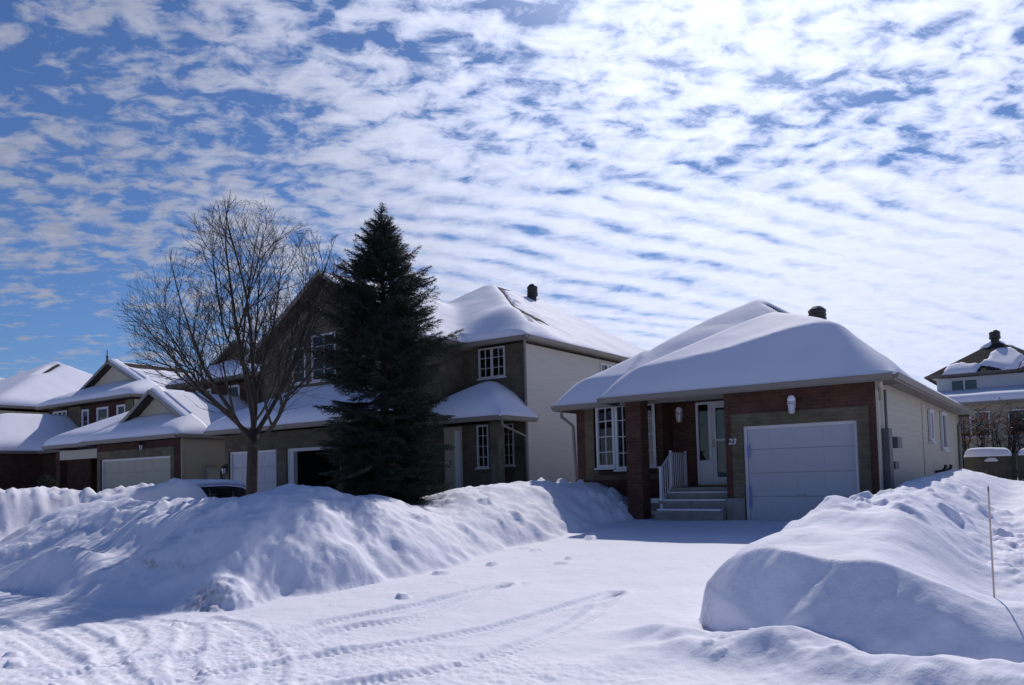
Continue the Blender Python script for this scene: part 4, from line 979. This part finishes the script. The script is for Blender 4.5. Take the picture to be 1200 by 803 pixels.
def needles(tw, m, parent, name, ln=0.045, wd=0.007, step=0.03, per=5):
    """tw: (n, 2, 3) twig segments bristling with needles"""
    tw = np.asarray(tw); d = tw[:, 1]-tw[:, 0]; l = np.linalg.norm(d, axis=1); n = np.maximum(1, (l/step).astype(int))
    idx = np.repeat(np.arange(len(tw)), n*per); tt_ = rng.random(len(idx))
    p = tw[idx, 0]+d[idx]*tt_[:, None]; dd = d[idx]/np.maximum(l[idx], 1e-6)[:, None]
    q = np.cross(dd, rng.normal(size=dd.shape)); q /= np.maximum(np.linalg.norm(q, axis=1, keepdims=True), 1e-6)
    nd = dd*0.65+q*0.8; nd /= np.linalg.norm(nd, axis=1, keepdims=True)
    sd = np.cross(nd, dd); sd /= np.maximum(np.linalg.norm(sd, axis=1, keepdims=True), 1e-6)
    L_ = ln*rng.uniform(0.7, 1.2, len(idx))[:, None]
    V = np.stack([p-sd*wd/2, p+sd*wd/2, p+nd*L_], 1).reshape(-1, 3).astype(np.float32)
    k = len(idx); me = bpy.data.meshes.new(name)
    me.vertices.add(3*k); me.vertices.foreach_set('co', V.ravel()); me.loops.add(3*k); me.loops.foreach_set('vertex_index', np.arange(3*k, dtype=np.int32))
    me.polygons.add(k); me.polygons.foreach_set('loop_start', np.arange(0, 3*k, 3, dtype=np.int32)); me.update(calc_edges=True)
    me.materials.append(M[m]); o = bpy.data.objects.new(name, me); col.objects.link(o); o.parent = parent; o['base'] = list(parent['base'])
    return o
def conifer(name, label, u, v, z, H, Rb, pw, whorl, nb, ln, wd, step, per, snow_n=0, cat='tree', prof=None):
    root = tree_root(name, label, cat, u, v, z)
    seg_mesh('trunk', [grow((0, 0, 0), (0, 0, 1), H, 0.13*H/7, 0.006, 14, 0.05, 0.008)], 'bark', root, 8)
    tw = []; br = []; tips = []
    h = 0.12
    while h < H*0.985:
        t = h/H; r = float(np.interp(t, prof[0], prof[1])) if prof else Rb*(1-t)**pw
        cnt = int(nb*(0.75+0.25*(1-t))) if t < 0.93 else 5
        for k in range(cnt):
            az = rng.uniform(0, 6.283); L_ = r*rng.uniform(0.62, 1.10)*(1.0 if rng.random() > 0.12 else 1.2)
            el = -0.38+0.95*t**1.3+rng.normal(0, 0.15)
            d = np.array([math.cos(az)*math.cos(el), math.sin(az)*math.cos(el), math.sin(el)])
            P, Rr = grow((0, 0, h+rng.normal(0, 0.07)), d, L_, 0.012, 0.003, 6, 0.045, 0.02)
            br.append((P, Rr))
            for a, b in zip(P[1:-1], P[2:]): tw.append((a, b))
            tips.append(P[-1])
            m = max(3, int(L_/0.075))
            for c in range(m):
                f = 0.22+0.76*c/m; x = f*6; i = min(int(x), 5); p = P[i]*(1-(x-i))+P[i+1]*(x-i); dr = P[i+1]-P[i]; dr /= np.linalg.norm(dr)
                for sd in (-1, 1):
                    sv = np.cross(dr, (0, 0, 1))*sd; s2 = dr*0.72+sv*0.68+np.array([0, 0, rng.uniform(-0.32, 0.05)])
                    s2 /= np.linalg.norm(s2); l2 = min(0.42, (1-f)*L_*0.6+0.07)*rng.uniform(0.6, 1.1)
                    e = p+s2*l2; tw.append((p, e))
                    if l2 > 0.2:
                        mp_ = p+s2*l2*0.5; s3 = s2*0.7-sv*0.3*sd+np.array([0, 0, -0.35]); tw.append((mp_, mp_+s3/np.linalg.norm(s3)*l2*0.45))
        h += whorl*(0.7+0.6*rng.random())*(1-0.35*t)
    tw.append(((0, 0, H*0.93), (0, 0, H)))
    seg_mesh('branches', br, 'bark', root, 4)
    cr = needles(tw, 'needle', root, 'crown', ln, wd, step, per)
    if snow_n:
        mb = MB(); b = root['base']
        low = [p for p in tips if snow_n and p[2] < H*0.55]; rng.shuffle(low)
        for p in low[:snow_n]:
            r = rng.uniform(0.04, 0.09); mb.lathe((b[0]+p[0]*0.93, b[1]+p[1]*0.93, b[2]+p[2]), [(r*0.6, -0.02), (r, 0.0), (r*0.8, r*0.35), (r*0.3, r*0.55)], 8)
        mb.build('snow_tuft', 'car_snow', cr, True)
    return root
conifer('spruce_tree', 'tall dark green spruce standing in front of the brown house', -12.25, 12.65, gz(-12.25, 12.65)-0.1, 6.65, 1.5, 0.58, 0.135, 13, 0.05, 0.0085, 0.032, 5, prof=([0, .1, .3, .5, .6, .7, .8, .9, 1], [1.25, 1.38, 1.48, 1.55, 1.48, 1.24, 0.88, 0.48, 0.06]))
conifer('small_evergreen', 'small dark evergreen dusted with snow on the lumpy far bank', -25.5, 11.7, gz(-25.5, 11.7)-0.1, 0.85, 0.5, 0.5, 0.08, 12, 0.05, 0.010, 0.04, 5, 26, 'shrub')

def leafy_bush(u, v, z, w, h, n, label):
    root = tree_root('leafy_bush', label, 'bush', u, v, z)
    st_ = []; lv = []
    for k in range(26):
        a = rng.uniform(0, 6.28); t = rng.uniform(0.05, 0.6); P, Rr = grow((rng.normal(0, w*0.22), rng.normal(0, 0.25), 0), (math.cos(a)*math.sin(t), math.sin(a)*math.sin(t), math.cos(t)), h*rng.uniform(0.7, 1.0), 0.03, 0.006, 7, 0.04, 0.06); st_.append((P, Rr))
        for i in range(2, len(P)):
            for c in range(3):
                q = perp(np.array([0, 0, 1.0])); e = P[i]+(q*0.8+np.array([0, 0, 0.5]))*rng.uniform(0.25, 0.6); st_.append((np.array([P[i], (P[i]+e)/2+rng.normal(0, 0.03, 3), e]), np.array([0.008, 0.006, 0.004]))); lv.append((P[i]*0.4+e*0.6, e+(e-P[i])*0.3))
    seg_mesh('stems', st_, 'twig', root, 4)
    lv = [x for x in lv if x[0][2] > h*0.45 and rng.random() < 0.5]
    V = []; F = []; c = 0
    for a, b in lv:
        for k in range(n):
            p = a+(b-a)*rng.random()+rng.normal(0, 0.05, 3); d = rng.normal(size=3); d /= np.linalg.norm(d); s_ = perp(d); r = rng.uniform(0.03, 0.06)
            V += [p-d*r, p+s_*r*0.5, p+d*r, p-s_*r*0.5]; F.append((c, c+1, c+2, c+3)); c += 4
    me = bpy.data.meshes.new('leaves'); me.from_pydata([tuple(x) for x in V], [], F); me.materials.append(M['leaf'])
    o = bpy.data.objects.new('leaves', me); col.objects.link(o); o.parent = root
    return root
leafy_bush(-3.6, 40.0, 1.0, 2.2, 3.2, 5, 'reddish brown leafy bush behind the snow capped fence')
leafy_bush(-1.9, 41.2, 1.0, 2.0, 3.3, 4, 'sparser russet bush at the frame edge right of the fuller one')

# ================================================================== parked car under snow
def car():
    u0, v0 = -19.75, 12.6; z = 0.16
    root = thing('parked_car', 'grey car buried in snow with a dark side window clear', 'car', (u0, v0, z))
    Lh = 2.15
    # side profile stations: s along v (nose at -Lh), lower/upper z, half width
    def shell(name, prof, m, half, parent, ztop=None, smooth=True):
        mb = MB(); n = len(prof)
        for i in range(n-1):
            (s0, a0, b0, w0), (s1, a1, b1, w1) = prof[i], prof[i+1]
            def ring(s, a, b, w):
                h = b-a
                return [(u0-w, v0+s, z+a), (u0-w*1.0, v0+s, z+a+h*0.5), (u0-w*0.93, v0+s, z+a+h*0.82), (u0-w*0.78, v0+s, z+b-0.02), (u0-w*0.35, v0+s, z+b+0.015),
                        (u0+w*0.35, v0+s, z+b+0.015), (u0+w*0.78, v0+s, z+b-0.02), (u0+w*0.93, v0+s, z+a+h*0.82), (u0+w, v0+s, z+a+h*0.5), (u0+w, v0+s, z+a)]
            A, B = ring(s0, a0, b0, w0), ring(s1, a1, b1, w1); k = len(A)
            for j in range(k): mb.poly([A[j], B[j], B[(j+1) % k], A[(j+1) % k]])
            if i == 0: mb.poly(A)
            if i == n-2: mb.poly(B[::-1])
        return mb.build(name, m, parent, smooth)
    body = shell('body', [(-2.15, 0.3, 0.62, 0.62), (-2.05, 0.22, 0.74, 0.76), (-1.7, 0.2, 0.84, 0.84), (-0.9, 0.2, 0.93, 0.86), (0, 0.2, 0.94, 0.87), (1.2, 0.2, 0.96, 0.86), (1.85, 0.22, 0.95, 0.82), (2.1, 0.28, 0.8, 0.74), (2.15, 0.32, 0.7, 0.66)], 'car_paint', 0.86, root)
    cab = shell('cabin', [(-0.95, 0.90, 0.95, 0.70), (-0.35, 0.90, 1.36, 0.70), (0.0, 0.90, 1.44, 0.70), (0.9, 0.90, 1.45, 0.70), (1.35, 0.90, 1.38, 0.68), (1.95, 0.90, 0.97, 0.64)], 'car_paint', 0.7, root)
    for sgn in (-1, 1):
        wb = MB()
        for pts in ([(-0.55, 0.97), (0.32, 0.97), (0.32, 1.34), (0.0, 1.36), (-0.22, 1.32)], [(0.38, 0.97), (1.05, 0.97), (1.05, 1.33), (0.38, 1.35)], [(1.11, 0.97), (1.6, 0.98), (1.28, 1.28), (1.11, 1.32)]):
            hw = lambda zz: 0.712-0.05*max(0, (zz-1.25)/0.2)
            Q = [(u0+sgn*hw(zz), v0+s, z+zz) for s, zz in pts]; Q2 = [(u0+sgn*(hw(zz)-0.05), v0+s, z+zz) for s, zz in pts]
            wb.poly(Q if sgn > 0 else Q[::-1]); wb.poly(Q2[::-1] if sgn > 0 else Q2)
            for i in range(len(Q)): wb.poly([Q[i], Q2[i], Q2[(i+1) % len(Q)], Q[(i+1) % len(Q)]])
        wb.build('side_window', plain('dark car glass', (0.012, 0.013, 0.015), 0.12, 0.0), root)
        MB().box(u0+sgn*0.86-0.03, u0+sgn*0.86+0.03, v0-0.55, v0-0.35, z+0.98, z+1.1).tube([(u0+sgn*0.7, v0-0.45, z+1.0), (u0+sgn*0.85, v0-0.45, z+1.03)], 0.02, 6).build('mirror', 'car_paint', root)
        for s in (-1.3, 1.3):
            c = (u0+sgn*0.78, v0+s, z+0.31); wh = MB()
            prof = [(0.2, -0.1), (0.29, -0.1), (0.315, -0.07), (0.315, 0.07), (0.29, 0.1), (0.2, 0.1)]
            rings = [[(c[0]+y, c[1]+r*math.cos(t), c[2]+r*math.sin(t)) for t in [2*math.pi*j/18 for j in range(18)]] for r, y in prof]
            for i in range(len(rings)-1):
                for j in range(18): wh.poly([rings[i][j], rings[i][(j+1) % 18], rings[i+1][(j+1) % 18], rings[i+1][j]])
            wo = wh.build('wheel', 'rubber', root, True)
            MB().tube([(c[0]-0.085, c[1], c[2]), (c[0]+0.085, c[1], c[2])], 0.2, 14).build('rim', 'grey_metal', wo)
    for sgn in (-1, 1): MB().lathe((u0+sgn*0.55, v0-2.07, z+0.62), [(0.02, -0.07), (0.1, -0.04), (0.1, 0.04), (0.02, 0.07)], 10).build('headlight', 'lantern', root)
    # snow: one blanket over bonnet, windscreen and roof
    us = np.linspace(-0.84, 0.84, 30); vs = np.linspace(-2.2, 1.95, 70); Ug, Vg = np.meshgrid(us, vs)
    top = np.interp(Vg, [-2.25, -2.0, -1.5, -0.95, -0.3, 0.1, 0.9, 1.4, 1.95], [0.72, 0.82, 0.92, 1.0, 1.38, 1.47, 1.48, 1.42, 1.05])
    hwid = np.interp(Vg, [-2.2, -1.0, -0.35, 1.4, 1.95], [0.80, 0.84, 0.70, 0.68, 0.66])
    Ug = Ug/0.84*hwid; e = np.clip((1-np.abs(Ug)/hwid)/0.3, 0, 1); th = 0.12*np.sqrt(1-(1-e)**2)+0.03*fbm(Ug*2, Vg*2, 5, 3)*e
    Z = z+top+th-0.03*(1-e)
    mb = MB(); nr, nc = Ug.shape
    top_v = [[(u0+Ug[i, j], v0+Vg[i, j], Z[i, j]) for j in range(nc)] for i in range(nr)]
    for i in range(nr-1):
        for j in range(nc-1): mb.poly([top_v[i][j], top_v[i][j+1], top_v[i+1][j+1], top_v[i+1][j]])
    for i in range(nr-1):
        for j, s_ in ((0, 1), (nc-1, -1)):
            a, b = top_v[i][j], top_v[i+1][j]; q = [a, b, (b[0], b[1], b[2]-0.05), (a[0], a[1], a[2]-0.05)]; mb.poly(q if s_ < 0 else q[::-1])
    o = mb.build('snow_cover', 'car_snow', root, True)
    import bmesh
    bm = bmesh.new(); bm.from_mesh(o.data); bmesh.ops.remove_doubles(bm, verts=bm.verts, dist=0.0005); bm.to_mesh(o.data); bm.free()
    o.data.polygons.foreach_set('use_smooth', np.ones(len(o.data.polygons), bool))
car()

# ------------------------------------------------------------------ light, sky, camera
sd = Vector((math.sin(SUN_AZ)*math.cos(SUN_EL), math.cos(SUN_AZ)*math.cos(SUN_EL), math.sin(SUN_EL)))
sun = bpy.data.lights.new('sun', 'SUN'); sun.energy = 2.95; sun.angle = R(0.55); sun.color = (1.0, 0.95, 0.9)
so = bpy.data.objects.new('sun', sun); col.objects.link(so); so.rotation_euler = sd.to_track_quat('Z', 'Y').to_euler()
world = bpy.data.worlds.new('World'); scene.world = world; world.use_nodes = True
nt = world.node_tree; bg = nt.nodes['Background']
sky = N(nt, 'ShaderNodeTexSky', sky_type='NISHITA'); sky.sun_disc = False; sky.sun_elevation = SUN_EL; sky.sun_rotation = SUN_AZ; sky.air_density = 1.0; sky.dust_density = 0.3; sky.ozone_density = 2.5
tc = N(nt, 'ShaderNodeTexCoord')
def VM(op, a, b=None, **k):
    n = N(nt, 'ShaderNodeVectorMath', operation=op); L(nt, a, n.inputs[0])
    if b is not None:
        if isinstance(b, tuple): n.inputs[1].default_value = b
        else: L(nt, b, n.inputs[1])
    return n
def MA(op, a, b=None, c=None, clamp=False):
    n = N(nt, 'ShaderNodeMath', operation=op); n.use_clamp = clamp
    for i, x in enumerate((a, b, c)):
        if x is None: continue
        if isinstance(x, (int, float)): n.inputs[i].default_value = x
        else: L(nt, x, n.inputs[i])
    return n.outputs[0]
def SS(a, b, x):
    n = N(nt, 'ShaderNodeMapRange', interpolation_type='SMOOTHSTEP'); n.inputs['From Min'].default_value = a; n.inputs['From Max'].default_value = b; L(nt, x, n.inputs['Value']); return n.outputs[0]
dirn = VM('NORMALIZE', tc.outputs['Generated']).outputs[0]
sp = N(nt, 'ShaderNodeSeparateXYZ'); L(nt, dirn, sp.inputs[0])
zc_ = MA('MAXIMUM', sp.outputs['Z'], 0.0); zc2 = MA('ADD', zc_, 0.2)
px_ = MA('DIVIDE', sp.outputs['X'], zc2); py_ = MA('DIVIDE', sp.outputs['Y'], zc2)
cb = N(nt, 'ShaderNodeCombineXYZ'); L(nt, px_, cb.inputs[0]); L(nt, py_, cb.inputs[1])
def mapping(rot, sc, off, vec=None):
    mp = N(nt, 'ShaderNodeMapping'); mp.inputs['Rotation'].default_value = (0, 0, rot); mp.inputs['Scale'].default_value = sc; mp.inputs['Location'].default_value = off
    L(nt, vec or cb.outputs[0], mp.inputs[0]); return mp.outputs[0]
def noise(scale, detail, rough, rot=0.0, sc=(1, 1, 1), off=(0, 0, 0), dist=0.0):
    n = N(nt, 'ShaderNodeTexNoise', Scale=scale, Detail=detail, Roughness=rough, Distortion=dist); L(nt, mapping(rot, sc, off), n.inputs['Vector']); return n.outputs['Fac']
puff = noise(17.5, 10, 0.60, R(-18), (0.74, 1.0, 1), (3.1, 1.7, 0), 0.3)       # altocumulus tufts, drawn out along the rows
puff2 = noise(7.0, 5, 0.55, R(-20), (0.6, 1.0, 1), (7.1, 2.7, 0), 0.3)
large = noise(1.8, 3, 0.5, 0, (1, 1, 1), (4.2, 9.4, 0))
warp = noise(2.6, 4, 0.55, R(-24), (0.6, 1, 1), (2.2, 0.4, 0))
# long rows lower down
q = MA('ADD', MA('MULTIPLY', px_, -0.39), MA('MULTIPLY', py_, 0.92))
q = MA('ADD', q, MA('MULTIPLY', warp, 0.26))
rowsin = MA('SINE', MA('MULTIPLY', q, 2*math.pi/0.100))
rows = MA('MULTIPLY', SS(1.45, 1.85, py_), SS(-0.55, -0.2, px_))
ddot = VM('DOT_PRODUCT', dirn, tuple(sd)).outputs['Value']
# the field is thick in front and towards the sun, thins out to the left and low left, and ends behind
cov = MA('MULTIPLY', MA('SUBTRACT', puff, 0.5), MA('ADD', 1.8, MA('MULTIPLY', rows, -0.95)))
cov = MA('ADD', cov, MA('MULTIPLY', MA('SUBTRACT', puff2, 0.5), 0.85))
cov = MA('ADD', cov, MA('MULTIPLY', MA('MULTIPLY', rowsin, 0.17), rows))
cov = MA('ADD', cov, MA('MULTIPLY', MA('SUBTRACT', large, 0.5), 0.42))
cov = MA('ADD', cov, MA('MULTIPLY', MA('SUBTRACT', ddot, 0.84), 0.30))
lowright = MA('MULTIPLY', SS(0.0, 0.45, sp.outputs['X']), SS(0.36, 0.16, sp.outputs['Z']))
cov = MA('ADD', cov, MA('MULTIPLY', lowright, 0.30))
cov = MA('ADD', cov, MA('MULTIPLY', rows, 0.10))
lowleft = MA('MULTIPLY', SS(-0.25, -0.5, sp.outputs['X']), SS(0.33, 0.16, sp.outputs['Z']))
cov = MA('SUBTRACT', cov, MA('MULTIPLY', lowleft, 0.20))
cov = MA('ADD', cov, 0.225)
cov = MA('SUBTRACT', cov, MA('MULTIPLY', MA('MULTIPLY', SS(-0.08, -0.45, sp.outputs['X']), SS(0.30, 0.46, sp.outputs['Z'])), 0.13))
back = SS(0.75, 0.3, sp.outputs['Y'])
cov = MA('SUBTRACT', cov, MA('MULTIPLY', back, 0.6))
zen = MA('MULTIPLY', SS(0.56, 0.78, sp.outputs['Z']), SS(0.99, 0.90, ddot))
cov = MA('SUBTRACT', cov, MA('MULTIPLY', zen, 0.45))
cl = ramp(nt, cov, [(0.0, (0.02, 0.02, 0.02)), (0.10, (0.30, 0.30, 0.30)), (0.26, (0.74, 0.74, 0.74)), (0.5, (1, 1, 1))])
hz = MA('MULTIPLY', MA('MULTIPLY', SS(0.20, 0.06, zc_), SS(-0.42, 0.0, sp.outputs['X'])), 0.85)
hz2 = MA('MULTIPLY', SS(0.13, 0.06, zc_), 0.45)
glow = MA('POWER', MA('MAXIMUM', ddot, 0.0), 8.0)
dens = MA('MAXIMUM', cl.outputs[0], MA('MAXIMUM', hz, hz2))
veil = MA('MULTIPLY', SS(0.93, 1.0, ddot), 0.45)
dens = MA('ADD', dens, MA('MULTIPLY', veil, MA('SUBTRACT', 1.0, dens)))
tex = noise(24.0, 6, 0.6, R(-18), (0.6, 1, 1), (1, 5, 0), 0.3)
bright = MA('ADD', MA('MULTIPLY', glow, 6.5), MA('ADD', MA('MULTIPLY', SS(-0.45, 0.25, sp.outputs['X']), 3.8), MA('ADD', 2.7, MA('MULTIPLY', tex, 3.0))))
ccol = N(nt, 'ShaderNodeMix', data_type='RGBA', blend_type='MULTIPLY'); ccol.inputs['Factor'].default_value = 1; ccol.inputs['A'].default_value = (0.88, 0.95, 1.22, 1)
cbc = N(nt, 'ShaderNodeCombineColor'); [L(nt, bright, cbc.inputs[i]) for i in range(3)]; L(nt, cbc.outputs[0], ccol.inputs['B'])
skt = N(nt, 'ShaderNodeMix', data_type='RGBA', blend_type='MULTIPLY'); skt.inputs['Factor'].default_value = 1; L(nt, sky.outputs[0], skt.inputs['A']); skt.inputs['B'].default_value = (0.39, 0.56, 0.84, 1)
mixc = N(nt, 'ShaderNodeMix', data_type='RGBA'); L(nt, dens, mixc.inputs['Factor']); L(nt, skt.outputs['Result'], mixc.inputs['A']); L(nt, ccol.outputs['Result'], mixc.inputs['B'])
L(nt, mixc.outputs['Result'], bg.inputs[0]); bg.inputs[1].default_value = 0.09

cam = bpy.data.cameras.new('camera'); co = bpy.data.objects.new('camera', cam); col.objects.link(co); scene.camera = co
cam.sensor_width = 36; cam.lens = 934/1200*36; cam.shift_y = 113.5/1200; cam.clip_end = 9000; cam.clip_start = 0.05
p_, r_ = R(2.7), 0.026
fw = Vector((0, math.cos(p_), math.sin(p_))); up0 = Vector((0, -math.sin(p_), math.cos(p_))); rt0 = Vector((1, 0, 0))
rt_ = rt0*math.cos(r_)-up0*math.sin(r_); up_ = up0*math.cos(r_)+rt0*math.sin(r_)
from mathutils import Matrix
co.matrix_world = Matrix(((rt_.x, up_.x, -fw.x, 0), (rt_.y, up_.y, -fw.y, 0), (rt_.z, up_.z, -fw.z, 1.6), (0, 0, 0, 1)))
vs = scene.view_settings; vs.view_transform = 'Standard'; vs.look = 'None'; vs.exposure = 0.0; vs.gamma = 1; vs.use_curve_mapping = False
scene.render.resolution_x = 1024; scene.render.resolution_y = 685
scene.cycles.max_bounces = 6; scene.cycles.transparent_max_bounces = 8
